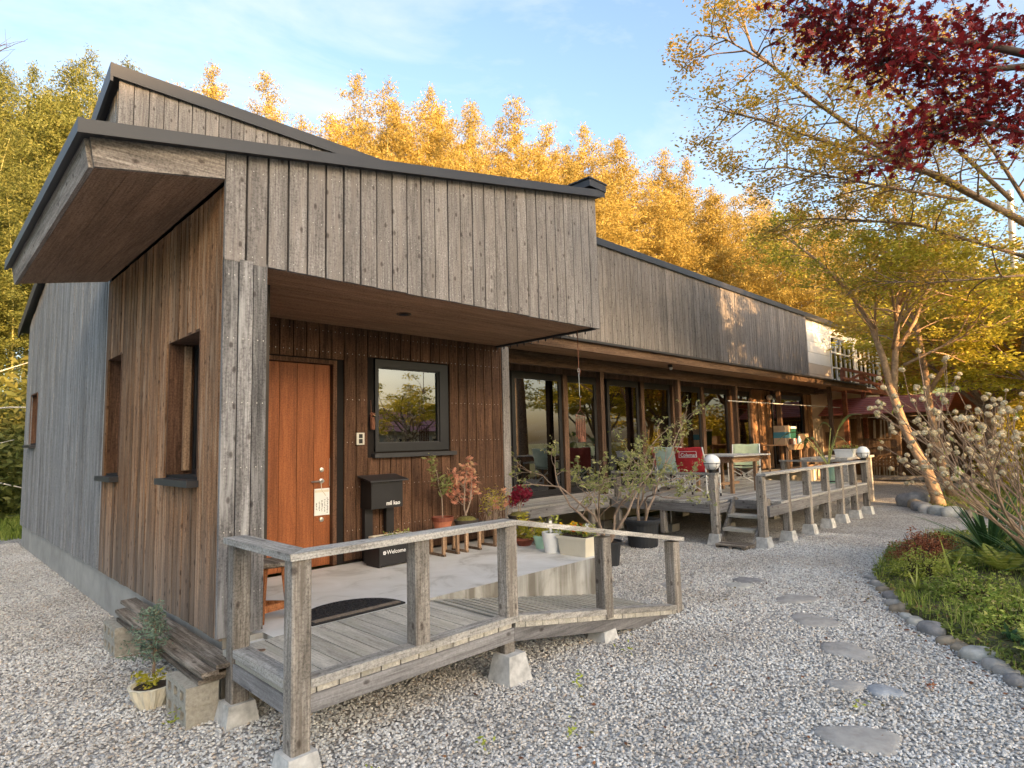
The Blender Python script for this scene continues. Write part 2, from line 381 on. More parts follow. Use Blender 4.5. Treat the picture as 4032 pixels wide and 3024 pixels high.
def gravelmat():
    m, nt, b, out = newmat('gravel_sheet')
    v, oi, tc = objvec(nt, (1, 1, 1), False)
    vo = node(nt, 'ShaderNodeTexVoronoi', Vector=v, Scale=46.0)
    sep = node(nt, 'ShaderNodeSeparateColor', Color=vo.outputs['Color'])
    c = ramp(nt, sep.outputs[0], [(0, (.34, .33, .31)), (.35, (.52, .505, .48)), (.7, (.66, .64, .61)), (.9, (.78, .77, .74)), (1, (.56, .47, .39))])
    ed = ramp(nt, vo.outputs['Distance'], [(.25, (1, 1, 1)), (.75, (.5, .5, .5))])
    c = mixc(nt, 1.0, c, ed, 'MULTIPLY')
    n = node(nt, 'ShaderNodeTexNoise', Vector=v, Scale=1.1, Detail=4.0)
    big = ramp(nt, n.outputs[0], [(.35, (.84, .81, .78)), (.65, (1.03, 1.03, 1.03))])
    c = mixc(nt, 1.0, c, big, 'MULTIPLY')
    link(nt, c, b.inputs['Base Color']); b.inputs['Roughness'].default_value = .9
    inv = node(nt, 'ShaderNodeMath', {'operation': 'SUBTRACT'}, _0=1.0, _1=vo.outputs['Distance'])
    bump(nt, b, inv.outputs[0], .8, .02); return m
GRAVEL = gravelmat()
def pebblemat():
    m, nt, b, out = newmat('pebble_stone')
    at = node(nt, 'ShaderNodeAttribute'); at.attribute_type = 'INSTANCER'; at.attribute_name = 'rnd'
    c = ramp(nt, at.outputs['Fac'], [(0, (.28, .275, .262)), (.15, (.45, .44, .42)), (.5, (.60, .588, .56)), (.75, (.71, .695, .665)), (.90, (.82, .81, .78)), (.95, (.60, .51, .42)), (1, (.50, .42, .34))])
    tc = nt.nodes.new('ShaderNodeTexCoord'); n = node(nt, 'ShaderNodeTexNoise', Vector=tc.outputs['Object'], Scale=1.5, Detail=3.0)
    c = mixc(nt, .35, c, n.outputs[0], 'OVERLAY')
    g = nt.nodes.new('ShaderNodeNewGeometry')
    big = node(nt, 'ShaderNodeTexNoise', Vector=g.outputs['Position'], Scale=.9, Detail=4.0)
    bc = ramp(nt, big.outputs[0], [(.36, (.84, .81, .78)), (.6, (1.03, 1.03, 1.03))]); c = mixc(nt, 1.0, c, bc, 'MULTIPLY')
    link(nt, c, b.inputs['Base Color']); b.inputs['Roughness'].default_value = .8; return m
PEBBLE = pebblemat()
def groundmat(name, stops, scale=3.0):
    m, nt, b, out = newmat(name); v, oi, tc = objvec(nt, (1, 1, 1), False)
    n = node(nt, 'ShaderNodeTexNoise', Vector=v, Scale=scale, Detail=9.0, Roughness=.7)
    link(nt, ramp(nt, n.outputs[0], stops), b.inputs['Base Color']); b.inputs['Roughness'].default_value = .95
    bump(nt, b, n.outputs[0], .6, .05); return m
EARTH = groundmat('grassy_earth', [(.3, (.05, .07, .018)), (.5, (.085, .12, .03)), (.7, (.15, .14, .06))], 1.2)
BEDM = groundmat('planting_earth', [(.3, (.04, .05, .018)), (.5, (.085, .085, .03)), (.7, (.14, .10, .055))], 5)
MOSSBED = groundmat('mossy_ground', [(.3, (.10, .11, .02)), (.5, (.20, .18, .03)), (.7, (.26, .20, .06))], 3)
def stonemat(name, c0, c1):
    m, nt, b, out = newmat(name); v, oi, tc = objvec(nt, (1, 1, 1))
    n = node(nt, 'ShaderNodeTexNoise', Vector=v, Scale=9.0, Detail=8.0, Roughness=.7)
    link(nt, ramp(nt, n.outputs[0], [(.3, c0), (.68, c1)]), b.inputs['Base Color']); b.inputs['Roughness'].default_value = .9
    bump(nt, b, n.outputs[0], .4, .02); return m
ST_GREY = stonemat('grey_stone', (.27, .255, .235), (.45, .43, .40))
ST_DARK = stonemat('dark_stone', (.16, .155, .155), (.32, .31, .30))
ST_BLUE = stonemat('blue_grey_stone', (.20, .22, .25), (.46, .48, .50))
ST_PALE = stonemat('pale_stone', (.30, .29, .26), (.56, .55, .50))
ST_TAN = stonemat('tan_stone', (.20, .16, .11), (.38, .32, .24))

L_BAMBOO = leafmat('bamboo_leaf', [(0, (.17, .15, .03)), (.4, (.37, .275, .06)), (.8, (.52, .37, .10)), (1, (.62, .47, .20))], .35)
L_BAMBOOG = leafmat('green_bamboo_leaf', [(0, (.06, .085, .02)), (.5, (.16, .175, .042)), (1, (.31, .29, .085))], .35)
L_DARK = leafmat('evergreen_leaf', [(0, (.02, .035, .01)), (.6, (.05, .075, .02)), (1, (.09, .11, .03))], .2)
L_ORANGE = leafmat('young_maple_leaf', [(0, (.26, .24, .04)), (.4, (.52, .36, .06)), (.75, (.66, .40, .09)), (1, (.46, .42, .07))], .45)
L_YELLOW = leafmat('yellow_green_leaf', [(0, (.26, .27, .03)), (.5, (.52, .46, .055)), (1, (.68, .55, .09))], .45)
L_OLIVE = leafmat('olive_leaf', [(0, (.27, .28, .04)), (.5, (.50, .45, .06)), (1, (.66, .54, .10))], .4)
L_RED = leafmat('dark_red_maple_leaf', [(0, (.07, .006, .010)), (.5, (.25, .018, .022)), (1, (.50, .05, .045))], .35, .4)
L_GRASS = leafmat('grass_blade', [(0, (.15, .22, .04)), (.5, (.31, .40, .075)), (.85, (.46, .49, .13)), (1, (.56, .45, .22))], .35)
L_COVER = leafmat('ground_cover_leaf', [(0, (.12, .17, .035)), (.5, (.26, .31, .07)), (.8, (.42, .42, .13)), (1, (.40, .20, .10))], .3)
L_AZALEA = leafmat('bronze_leaf', [(0, (.22, .055, .03)), (.5, (.42, .14, .07)), (1, (.52, .26, .14))], .3)
L_LIME = leafmat('lime_leaf', [(0, (.24, .30, .04)), (.5, (.44, .49, .09)), (1, (.60, .60, .18))], .35)
L_STRAP = leafmat('dark_strap_leaf', [(0, (.035, .085, .035)), (.6, (.085, .17, .06)), (1, (.19, .31, .10))], .15, .4)
L_BLUSH = leafmat('blush_maple_leaf', [(0, (.62, .25, .16)), (.6, (.78, .38, .26)), (1, (.72, .55, .30))], .4)
L_MAGENTA = leafmat('magenta_leaf', [(0, (.22, .012, .035)), (1, (.46, .035, .08))], .4)
L_SPRUCE = leafmat('blue_spruce_needle', [(0, (.12, .19, .13)), (1, (.32, .42, .32))], .2)
L_SHRUB = leafmat('budding_leaf', [(0, (.20, .24, .07)), (.6, (.38, .40, .15)), (1, (.52, .50, .24))], .4)
L_BLOOM = leafmat('cream_bloom', [(0, (.74, .54, .30)), (.6, (.95, .80, .53)), (1, (.97, .92, .74))], .3)
L_PANSY = leafmat('pansy_petal', [(0, (.85, .50, .02)), (.45, (.85, .62, .03)), (.55, (.80, .16, .01)), (.8, (.85, .30, .02)), (.85, (.85, .85, .8)), (1, (.85, .85, .85))], .3)
L_STREL = leafmat('strelitzia_leaf', [(0, (.09, .13, .03)), (1, (.22, .25, .09))], .3, .4)
L_DRY = leafmat('dry_litter', [(0, (.15, .06, .035)), (.5, (.30, .13, .06)), (1, (.24, .22, .08))], .2)

# ------------------------------------------------------------------ ground, hill, gravel
def sstep(a, b, x):
    t = max(0.0, min(1.0, (x - a) / (b - a))); return t*t*(3 - 2*t)
def terrain(x, y):
    z = -0.03
    hy = y + max(0, x-25)*.25
    z += 9.0 * sstep(17, 52, hy) * (0.55 + .45*sstep(-10, 40, x))
    z += 5.0 * sstep(34, 70, x) * sstep(-12, 15, y)
    # unseen rise added on the sun side, shaped to shade the house
    shade_ridge = 22.9 * sstep(-30, -62, y) * sstep(3.6, 2.6, x - (y+60)*.2) 
    z += shade_ridge + (1.2*math.sin(x*.31)*math.sin(y*.23) if shade_ridge > 3 else 0)
    return z
def build_ground():
    xs = np.concatenate([np.arange(-260, -40, 10), np.arange(-40, 72, 2.5), np.arange(72, 300, 10)])
    ys = np.concatenate([np.arange(-260, -90, 10), np.arange(-90, 60, 2.5), np.arange(60, 300, 10)])
    v = [(x, y, terrain(x, y)) for y in ys for x in xs]; n = len(xs); f = []
    for j in range(len(ys)-1):
        for i in range(n-1): f.append((j*n+i, j*n+i+1, (j+1)*n+i+1, (j+1)*n+i))
    me = bpy.data.meshes.new('ground'); me.from_pydata(v, [], f); me.update()
    tag(mkobj('ground', me, EARTH, smooth=True), kind='structure')
build_ground()
YARD = [(-9, -6), (4.3, -6), (4.6, 0.0), (5.28, .60), (5.5, .72), (5.9, 1.08), (6.2, 1.24), (6.5, 1.5), (6.9, 1.68), (7.2, 1.8), (7.65, 2.05), (8.1, 2.23), (9.1, 2.34), (10.0, 2.50), (10.6, 2.40), (12.0, 2.05), (12.6, 1.2), (13.2, -2), (14.4, -2), (14.6, 1.0), (14.66, 2.25), (14.7, 2.5), (15.0, 2.75), (15.05, 2.95), (15.5, 3.2), (16.2, 3.45), (18.5, 3.6), (24.0, 3.2), (25.0, 8.5), (23.0, 8.2), (23.0, 7.4), (1.6, 7.4), (1.6, 14.6), (1.9, 16.6), (-9, 17.0)]
tag(MB().poly([(x, y, .0) for x, y in YARD]).build('gravel_yard', GRAVEL), kind='structure')
BED1 = [(4.3, -6), (4.6, 0.0), (5.28, .60), (5.5, .72), (5.9, 1.08), (6.2, 1.24), (6.5, 1.5), (6.9, 1.68), (7.2, 1.8), (7.65, 2.05), (8.1, 2.23), (9.1, 2.34), (10.0, 2.50), (10.6, 2.40), (12.0, 2.05), (12.6, 1.2), (13.2, -2), (13.2, -6)]
BED2 = [(14.4, -6), (14.6, 1.0), (14.66, 2.25), (14.7, 2.5), (15.0, 2.75), (15.05, 2.95), (15.5, 3.2), (16.2, 3.45), (18.5, 3.6), (24.0, 3.2), (32, 2), (32, -6)]
def bed(poly, name, mat, h):
    cx = sum(p[0] for p in poly)/len(poly); cy = sum(p[1] for p in poly)/len(poly); m = MB()
    def ins(p, d):
        v = Vector((cx-p[0], cy-p[1])); v.normalize(); return (p[0]+v.x*d, p[1]+v.y*d)
    a = [(x, y, -.02) for x, y in poly]; b = [(*ins(p, .18), h*.7) for p in poly]; c = [(*ins(p, .6), h) for p in poly]; n = len(poly)
    for r0, r1 in ((a, b), (b, c)):
        for i in range(n): j = (i+1) % n; m.poly([r0[i], r0[j], r1[j], r1[i]])
    m.poly(c); tag(m.build(name, mat), kind='structure')
bed(BED1, 'garden_bed', BEDM, .10); bed(BED2, 'mossy_bed', MOSSBED, .08)

def pebbles():
    # near gravel: real stones scattered over the part of the yard close enough to tell them apart
    poly = [(-1.6, 1.2), (.5, -.3), (4.6, .05), (5.28, .62), (5.9, 1.1), (6.5, 1.52), (7.2, 1.82), (8.1, 2.25), (9.1, 2.36), (10.0, 2.55), (11.2, 2.6), (11.2, 3.75), (9.0, 4.0), (8.9, 6.6), (6.0, 6.6), (6.0, 4.3), (1.75, 4.3), (1.58, 4.4), (1.58, 15), (-1.2, 15), (-1.6, 6)]
    me = MB().poly([(x, y, .003) for x, y in poly]).mesh('gravel_stones')
    import bmesh
    bm = bmesh.new(); bm.from_mesh(me); bmesh.ops.triangulate(bm, faces=bm.faces); bm.to_mesh(me); bm.free()
    o = mkobj('gravel_stones', me, PEBBLE); tag(o, 'loose grey pea gravel covering the front yard', 'gravel', kind='stuff')
    ng = bpy.data.node_groups.new('scatter_stones', 'GeometryNodeTree')
    ng.interface.new_socket('Geometry', in_out='INPUT', socket_type='NodeSocketGeometry'); ng.interface.new_socket('Geometry', in_out='OUTPUT', socket_type='NodeSocketGeometry')
    gi = ng.nodes.new('NodeGroupInput'); go = ng.nodes.new('NodeGroupOutput')
    d = node(ng, 'GeometryNodeDistributePointsOnFaces', {'distribute_method': 'RANDOM'}); link(ng, gi.outputs[0], d.inputs['Mesh']); d.inputs['Density'].default_value = 2700.0
    ico = node(ng, 'GeometryNodeMeshIcoSphere'); ico.inputs['Radius'].default_value = .0086; ico.inputs['Subdivisions'].default_value = 2
    nz = node(ng, 'ShaderNodeTexNoise', Scale=85.0, Detail=1.0)
    sub = node(ng, 'ShaderNodeVectorMath', {'operation': 'SUBTRACT'}, _0=nz.outputs['Color'], _1=(.5, .5, .5))
    scl = node(ng, 'ShaderNodeVectorMath', {'operation': 'SCALE'}, _0=sub.outputs[0]); scl.inputs['Scale'].default_value = .013
    sp = ng.nodes.new('GeometryNodeSetPosition'); link(ng, ico.outputs[0], sp.inputs[0]); link(ng, scl.outputs[0], sp.inputs['Offset'])
    sm = ng.nodes.new('GeometryNodeSetMaterial'); link(ng, sp.outputs[0], sm.inputs[0]); sm.inputs['Material'].default_value = PEBBLE
    ip = ng.nodes.new('GeometryNodeInstanceOnPoints'); link(ng, d.outputs['Points'], ip.inputs['Points']); link(ng, sm.outputs[0], ip.inputs['Instance'])
    rr = ng.nodes.new('FunctionNodeRandomValue'); rr.data_type = 'FLOAT_VECTOR'; rr.inputs[0].default_value = (-.5, -.5, 0); rr.inputs[1].default_value = (.5, .5, 6.28); link(ng, rr.outputs[0], ip.inputs['Rotation'])
    rs = ng.nodes.new('FunctionNodeRandomValue'); rs.data_type = 'FLOAT_VECTOR'; rs.inputs[0].default_value = (.7, .55, .4); rs.inputs[1].default_value = (1.55, 1.15, .85); rs.inputs['Seed'].default_value = 3; link(ng, rs.outputs[0], ip.inputs['Scale'])
    rv = ng.nodes.new('FunctionNodeRandomValue'); rv.data_type = 'FLOAT'; rv.inputs['Seed'].default_value = 9
    st = ng.nodes.new('GeometryNodeStoreNamedAttribute'); st.domain = 'INSTANCE'; st.data_type = 'FLOAT'; st.inputs['Name'].default_value = 'rnd'
    link(ng, ip.outputs[0], st.inputs[0]); link(ng, rv.outputs[1], st.inputs['Value'])
    tr = ng.nodes.new('GeometryNodeTranslateInstances'); link(ng, st.outputs[0], tr.inputs[0])
    rz = ng.nodes.new('FunctionNodeRandomValue'); rz.data_type = 'FLOAT_VECTOR'; rz.inputs[0].default_value = (0, 0, 0); rz.inputs[1].default_value = (0, 0, .008); rz.inputs['Seed'].default_value = 5
    link(ng, rz.outputs[0], tr.inputs['Translation']); tr.inputs['Local Space'].default_value = False
    link(ng, tr.outputs[0], go.inputs[0])
    md = o.modifiers.new('scatter', 'NODES'); md.node_group = ng
pebbles()

# ------------------------------------------------------------------ the timber house
XL, XR, YM, YB, YF, YW = 1.53, 22.9, 7.82, 14.4, 4.33, 6.12
house = empty('timber_house', (XL, YF, 0), 0, 'long low timber house with weathered cedar boards and dark metal roof edges', 'house')
def roofz(x): return 3.60 + .198*(x - .70)           # underside of the porch roof edge
def cells(u0, u1, z0, z1, holes):
    us = sorted({u0, u1, *[h[0] for h in holes], *[h[1] for h in holes]}); zs = sorted({z0, z1, *[h[2] for h in holes], *[h[3] for h in holes]})
    for a, b in zip(us, us[1:]):
        for c, d in zip(zs, zs[1:]):
            mu, mz = (a+b)/2, (c+d)/2
            if mu < u0 or mu > u1 or mz < z0 or mz > z1: continue
            if any(h[0] < mu < h[1] and h[2] < mz < h[3] for h in holes): continue
            yield a, b, c, d
WH = [(4.88, 5.62, 1.48, 2.58), (7.26, 7.86, 1.45, 2.69)]; WG = [(13.0, 13.70, 1.86, 2.71)]
# left wall core, foundation
lw = MB()
for a, b, c, d in cells(4.40, 7.95, .43, 3.56, WH): lw.box(XL+.03, a, c, XL+.26, b, d)
for a, b, c, d in cells(7.95, YB, .43, 4.05, WG): lw.box(XL+.03, a, c, XL+.26, b, d)
lw.hexa([(XL+.03, 7.95, 4.05), (XL+.26, 7.95, 4.05), (XL+.26, YB, 4.05), (XL+.03, YB, 4.05), (XL+.03, 7.95, 5.92), (XL+.26, 7.95, 5.92), (XL+.26, YB, 4.06), (XL+.03, YB, 4.06)])
left_wall = lw.build('left_wall', BLACKGAP, house)
fd = MB(); fd.box(XL+.05, 4.42, -.1, XL+.25, YB, .43); fd.box(XL+.26, YB-.2, -.1, XR, YB, .43); fd.box(6.0, 7.95, -.1, XR, 8.15, .55); fd.build('foundation', CONC2, house)
def board(parent, lo, hi, mat, name='board'):
    m = MB(); m.box(*lo, *hi); return m.build(name, mat, parent)
def wall_boards_y(parent, x, y0, y1, pitch, zb, zt, holes, mat, th=.022, gap=.010):
    n = int(round((y1-y0)/pitch)); p = (y1-y0)/n
    for i in range(n):
        a = y0+i*p; b = a+p-gap; mid = (a+b)/2; th_ = th + rng.uniform(-.004, .004)
        segs = [(zb + rng.uniform(-.004, .004), zt)]
        for h in holes:
            if h[0]-.03 < mid < h[1]+.03: segs = [(segs[0][0], h[2]-.03), (h[3], zt)]
        for s0, s1 in segs:
            t0 = s1(a) if callable(s1) else s1; t1 = s1(b) if callable(s1) else s1
            MB().hexa([(x-th_+.03, a, s0), (x+.03, a, s0), (x+.03, b, s0), (x-th_+.03, b, s0), (x-th_+.03, a, t0), (x+.03, a, t0), (x+.03, b, t1), (x-th_+.03, b, t1)]).build('board', mat, parent)
wall_boards_y(left_wall, XL-.004, 4.355, 7.95, .104, .41, 3.57, WH, W_BROWN)
zr = lambda y: 5.93 - (y-7.9)*.284
wall_boards_y(left_wall, XL, 7.96, YB+.01, .104, .40, zr, WG, W_SILVER, .018, .006)
# side windows of the left wall
for (a, b, c, d), deep in ((WH[0], .20), (WH[1], .2), (WG[0], .16)):
    w = MB(); w.box(XL+deep+.012, a+.03, c+.03, XL+deep+.03, b-.03, d-.03)
    fr = MB(); x0, x1 = XL+deep, XL+deep+.04
    fr.box(x0, a, c, x1, a+.04, d); fr.box(x0, b-.04, c, x1, b, d); fr.box(x0, a+.04, c, x1, b-.04, c+.04); fr.box(x0, a+.04, d-.04, x1, b-.04, d)
    win = fr.build('side_window', FRAME, house)
    w.build('pane', GLASS, win)
    rv = MB(); rv.box(XL+.005, b-.002, c, XL+deep, b+.018, d); rv.box(XL+.005, a-.018, c, XL+deep, a+.002, d); rv.box(XL+.005, a, d-.002, XL+deep, b, d+.018); rv.build('reveal', W_DOORWALL, win)
    sl = MB(); sl.box(XL-.075, a-.05, c-.075, XL+deep, b+.03, c-.025); sl.build('sill', METAL_DARK, win)
    if deep == .20 and a < 5: 
        st = MB(); st.box(XL+.12, b-.04, c+.03, XL+.17, b-.003, d-.02); st.build('stop_strip', W_TAN, win)
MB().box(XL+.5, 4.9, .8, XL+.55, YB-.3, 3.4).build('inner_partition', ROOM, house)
# front pillar: end of the left wall
pil = MB(); pil.box(XL+.01, YF+.03, .46, 1.80, 4.42, 3.03); pil = pil.build('corner_pillar', BLACKGAP, house)
for i in range(3):
    a = XL-.018 + i*.104; MB().box(a, YF-.004*(i % 2), .43, a+.096, YF+.03, 3.02).build('board', W_PILLAR, pil)
MB().box(1.797, YF+.03, .46, 1.815, YW, 3.02).build('inner_face', W_DOORWALL, pil)
# porch fascia
fas = MB(); fas.hexa([(1.54, YF+.03, 3.03), (5.82, YF+.03, 3.03), (5.82, YF+.10, 3.03), (1.54, YF+.10, 3.03), (1.54, YF+.03, roofz(1.54)), (5.82, YF+.03, roofz(5.82)), (5.82, YF+.10, roofz(5.82)), (1.54, YF+.10, roofz(1.54))])
fas.box(5.76, YF+.1, 3.03, 5.82, YM, 4.5)
fas = fas.build('porch_fascia', BLACKGAP, house)
NB = 28; p = (5.845-1.512)/NB
for i in range(NB):
    a = 1.512+i*p; b = a+p-(.017 if i < 7 else .013); y0 = YF-.004+rng.uniform(-.003, .003); zb = 3.0+rng.uniform(-.004, .004)
    MB().hexa([(a, y0, zb), (b, y0, zb), (b, YF+.03, zb), (a, YF+.03, zb), (a, y0, roofz(a)+.02), (b, y0, roofz(b)+.02), (b, YF+.03, roofz(b)+.02), (a, YF+.03, roofz(a)+.02)]).build('board', W_GREY, fas)
for i in range(12):
    a = 4.45+i*.155; MB().box(5.82, a, 3.0, 5.843, a+.145, 4.55).build('board', W_GREY, fas)
nails = MB()
def nail_y(m, x, y, z, s=.0032): m.poly([(x-s, y, z-s), (x+s, y, z-s), (x+s, y, z+s), (x-s, y, z+s)])
for i in range(NB):
    a = 1.512+i*p
    for zz in (3.06, 3.42, roofz(a)-.10):
        for k in (.035, p-.05): nail_y(nails, a+k, YF-.0085, zz+rng.uniform(-.008, .008))
for i in range(3):
    for zz in (.7, 1.12, 1.55, 2.0, 2.45, 2.9):
        for k in (.03, .07): nail_y(nails, XL-.018+i*.104+k, YF-.0065, zz)
tag(nails.build('nail_heads', STEEL, fas), kind='stuff')
# porch soffit planks
sof = MB(); sof.box(1.80, YF+.05, 3.06, 5.80, YW, 3.10); sof = sof.build('porch_soffit', BLACKGAP, house)
y = YF+.032; i = 0
while y < YW-.02:
    w = .118; MB().box(1.805, y, 3.028-.0015*(i % 2), 5.815, min(y+w-.003, YW), 3.06).build('plank', W_SOFFIT, sof); y += w; i += 1
MB().lathe([(.001, 3.029), (.062, 3.0295), (.072, 3.022), (.076, 3.022), (.076, 3.04), (.001, 3.04)], (3.59, 5.16, 0), 20).build('downlight_ring', FRAME, sof)
MB().lathe([(.001, 3.0205), (.05, 3.0205), (.05, 3.0225), (.001, 3.0225)], (3.59, 5.16, 0), 16).build('downlight_recess', BLACKP, sof)
# rain chain comb along the soffit end
comb = MB(); comb.box(5.80, YF+.05, 3.0, 5.822, YW+.1, 3.026)
for k in range(13): comb.box(5.81, YF+.2+k*.13, 2.965, 5.82, YF+.213+k*.13, 3.0)
comb.build('soffit_edge_angle', METAL_DARK, sof)
# porch roof
rf = MB()
def roofslab(m, x0, x1, y0, y1, lo, hi):
    m.hexa([(x0, y0, roofz(x0)+lo), (x1, y0, roofz(x1)+lo), (x1, y1, roofz(x1)+lo), (x0, y1, roofz(x0)+lo), (x0, y0, roofz(x0)+hi), (x1, y0, roofz(x1)+hi), (x1, y1, roofz(x1)+hi), (x0, y1, roofz(x0)+hi)])
roofslab(rf, .66, 5.90, 4.255, 8.02, .012, .082)
prf = rf.build('porch_roof', METAL_DARK, house)
e1 = MB(); roofslab(e1, .64, 5.93, 4.245, 4.2549, .0, .088); roofslab(e1, .63, .6599, 4.2449, 8.05, .0, .095); e1.build('roof_edge_flashing', METAL_DARK, prf)
cap = MB(); cap.box(5.62, 4.235, 4.70, 5.945, 7.80, 4.79); cap.box(5.60, 4.225, 4.79, 5.96, 7.82, 4.805); cap.build('parapet_cap', METAL_DARK, prf)
# left overhang: front board, outer board, soffit
oh = MB(); oh.hexa([(.735, YF, 3.433), (1.505, YF, 3.585), (1.505, YF+.03, 3.585), (.735, YF+.03, 3.433), (.705, YF, 3.625), (1.505, YF, 3.772), (1.505, YF+.03, 3.772), (.705, YF+.03, 3.625)]); ohf = oh.build('eave_end_board', W_GREYX, house)
MB().hexa([(.71, YF+.031, 3.43), (.74, YF+.031, 3.436), (.74, 7.98, 3.436), (.71, 7.98, 3.43), (.68, YF+.031, 3.62), (.71, YF+.031, 3.626), (.71, 7.98, 3.626), (.68, 7.98, 3.62)]).build('eave_side_board', W_GREYY, house)
so2 = MB(); so2.hexa([(.742, YF+.031, 3.45), (1.53, YF+.031, 3.605), (1.53, 7.97, 3.605), (.742, 7.97, 3.45), (.742, YF+.031, 3.60), (1.53, YF+.031, 3.76), (1.53, 7.97, 3.76), (.742, 7.97, 3.60)])
so2 = so2.build('eave_soffit', BLACKGAP, house)
for i in range(4):
    a = .744+i*.196; b = a+.193; za, zb_ = 3.447+.197*(a-.742)-.006, 3.447+.197*(b-.742)-.006
    MB().hexa([(a, YF+.033, za), (b, YF+.033, zb_), (b, 7.96, zb_), (a, 7.96, za), (a, YF+.033, za+.012), (b, YF+.033, zb_+.012), (b, 7.96, zb_+.012), (a, 7.96, za+.012)]).build('plank', W_SOFFITY, so2)
# door wall
DH = (2.30, 3.36, .40, 2.63); PW = (3.84, 4.94, 1.60, 2.70)
dw = MB()
for a, b, c, d in cells(1.80, 6.0, .40, 3.06, [DH, PW]): dw.box(a, YW+.02, c, b, YW+.14, d)
dwall = dw.build('porch_wall', BLACKGAP, house)
x = 1.82; k = 0; nl = MB()
while x < 5.93:
    w = .148 if x < 3.3 else .151; a, b = x, x+w-.011; mid = (a+b)/2
    segs = [(.43, 3.03)]
    if DH[0]-.05 < mid < DH[1]+.02: segs = [(2.645, 3.03)]
    if PW[0]-.02 < mid < PW[1]+.03: segs = [(.43, 1.54), (2.705, 3.03)]
    for s0, s1 in segs:
        MB().box(a, YW-.004, s0, b, YW+.02, s1).build('board', W_DOORWALL, dwall)
        for zz in (.75, 1.22, 1.72, 2.2, 2.72, 2.95):
            if s0 < zz < s1:
                for q in (.035, .10): nail_y(nl, a+q, YW-.0045, zz, .0036)
    x += w; k += 1
tag(nl.build('nail_heads', STEEL, dwall), kind='stuff')
MB().box(5.90, YW-.02, .43, 6.035, YW+.12, 3.03).build('corner_post', W_GREY, dwall)
sw = MB(); sw.box(5.95, YW+.14, .40, 6.02, 7.75, 3.5); sw.build('return_wall', W_DOORWALL, dwall)
# front door
df = MB(); df.box(2.30, YW+.0, .40, 2.345, YW+.10, 2.63); df.box(3.315, YW+.0, .40, 3.36, YW+.10, 2.63); df.box(2.345, YW+.0, 2.585, 3.315, YW+.10, 2.63)
door = MB().box(2.35, YW+.07, .41, 3.31, YW+.10, 2.58).build('front_door', W_DOORWALL, house)
df.build('door_frame', W_DOORWALL, door)
for i in range(5):
    a = 2.352+i*.192; MB().box(a, YW+.055, .415, a+.187, YW+.07, 2.578).build('door_plank', W_DOOR, door)
hd = MB(); hd.lathe([(.001, 0), (.027, 0), (.027, .012), (.014, .016), (.014, .04), (.001, .04)], (0, 0, 0), 14)
def lathe_y(prof, x, yy, z, n=16, name='x', mat=None, parent=None):
    m = MB(); m.lathe(prof, (0, 0, 0), n); m.v = [(x+a, yy-c, z+b) for a, b, c in m.v]; return m.build(name, mat, parent, smooth=False)
lathe_y([(.001, 0), (.027, 0), (.027, .012), (.014, .016), (.014, .045), (.001, .045)], 3.205, YW+.055, 1.31, 14, 'handle_rose', STEEL, door)
MB().tube([(3.205, YW+.012, 1.31), (3.19, YW+.008, 1.312), (3.07, YW+.010, 1.308)], [.009, .009, .007], 8).build('lever_handle', STEEL, door)
for z in (1.43, .90): lathe_y([(.001, 0), (.026, 0), (.024, .018), (.010, .02), (.010, .03), (.001, .03)], 3.205, YW+.055, z, 14, 'lock_cylinder', STEEL, door)
MB().box(3.30, YW+.052, 1.25, 3.307, YW+.056, 1.55).build('strike_plate', STEEL, door)
# porch window
wf = MB(); y0, y1 = YW-.002, YW+.09
wf.box(3.85, y0, 1.605, 3.895, y1, 2.69); wf.box(4.80, y0, 1.605, 4.93, y1, 2.69); wf.box(3.895, y0, 1.605, 4.80, y1, 1.70); wf.box(3.895, y0, 2.60, 4.80, y1, 2.69)
pw = wf.build('porch_window', FRAME, house)
MB().box(3.895, YW+.045, 1.70, 4.80, YW+.055, 2.60).build('pane', GLASS, pw)
ib = MB(); ib.box(3.895, YW+.02, 1.70, 3.91, YW+.04, 2.60); ib.box(4.78, YW+.02, 1.70, 4.80, YW+.04, 2.60); ib.box(3.91, YW+.02, 2.585, 4.78, YW+.04, 2.60); ib.box(3.91, YW+.02, 1.70, 4.78, YW+.04, 1.715); ib.build('sash', METAL_DARK, pw)
MB().box(3.80, YW-.075, 1.535, 5.01, YW+.02, 1.585).build('sill', METAL_DARK, pw)
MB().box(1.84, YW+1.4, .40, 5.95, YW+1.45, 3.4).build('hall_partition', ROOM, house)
# ---- main block: upper front wall
fw = MB(); fw.box(XL+.27, YM, 3.10, XR, YM+.12, 5.96); 
fw.box(17.70, YM, .45, 19.30, YM+.12, 3.10); fw.box(21.85, YM, .45, XR, YM+.12, 3.10); fw.box(XR-.15, YM+.12, .43, XR, YB, 5.4)
fwall = fw.build('front_wall', BLACKGAP, house)
def fboards(x0, x1, pitch, z0, z1, mat, zf=None):
    n = int(round((x1-x0)/pitch)); p = (x1-x0)/n
    for i in range(n):
        a = x0+i*p; b = a+p-.010; d = rng.uniform(-.004, .004); z0_ = (zf(a) if zf else z0)+rng.uniform(-.003, .003)
        MB().box(a, YM-.024+d, z0_, b, YM, z1).build('board', mat, fwall)
fboards(XL+.0, 5.6, .155, 3.5, 5.965, W_GREY, lambda a: roofz(a)+.06)
MB().box(5.61, YM-.024, 3.45, 9.58, YM, 5.965).build('hidden_panel', W_GREY, fwall)  # one plain panel, hidden behind the porch roof
fboards(9.6, XR, .155, 3.56, 5.965, W_GREY)
fboards(17.72, 19.30, .155, .68, 3.08, W_BROWN); fboards(21.86, XR, .13, .68, 3.08, W_BROWN)
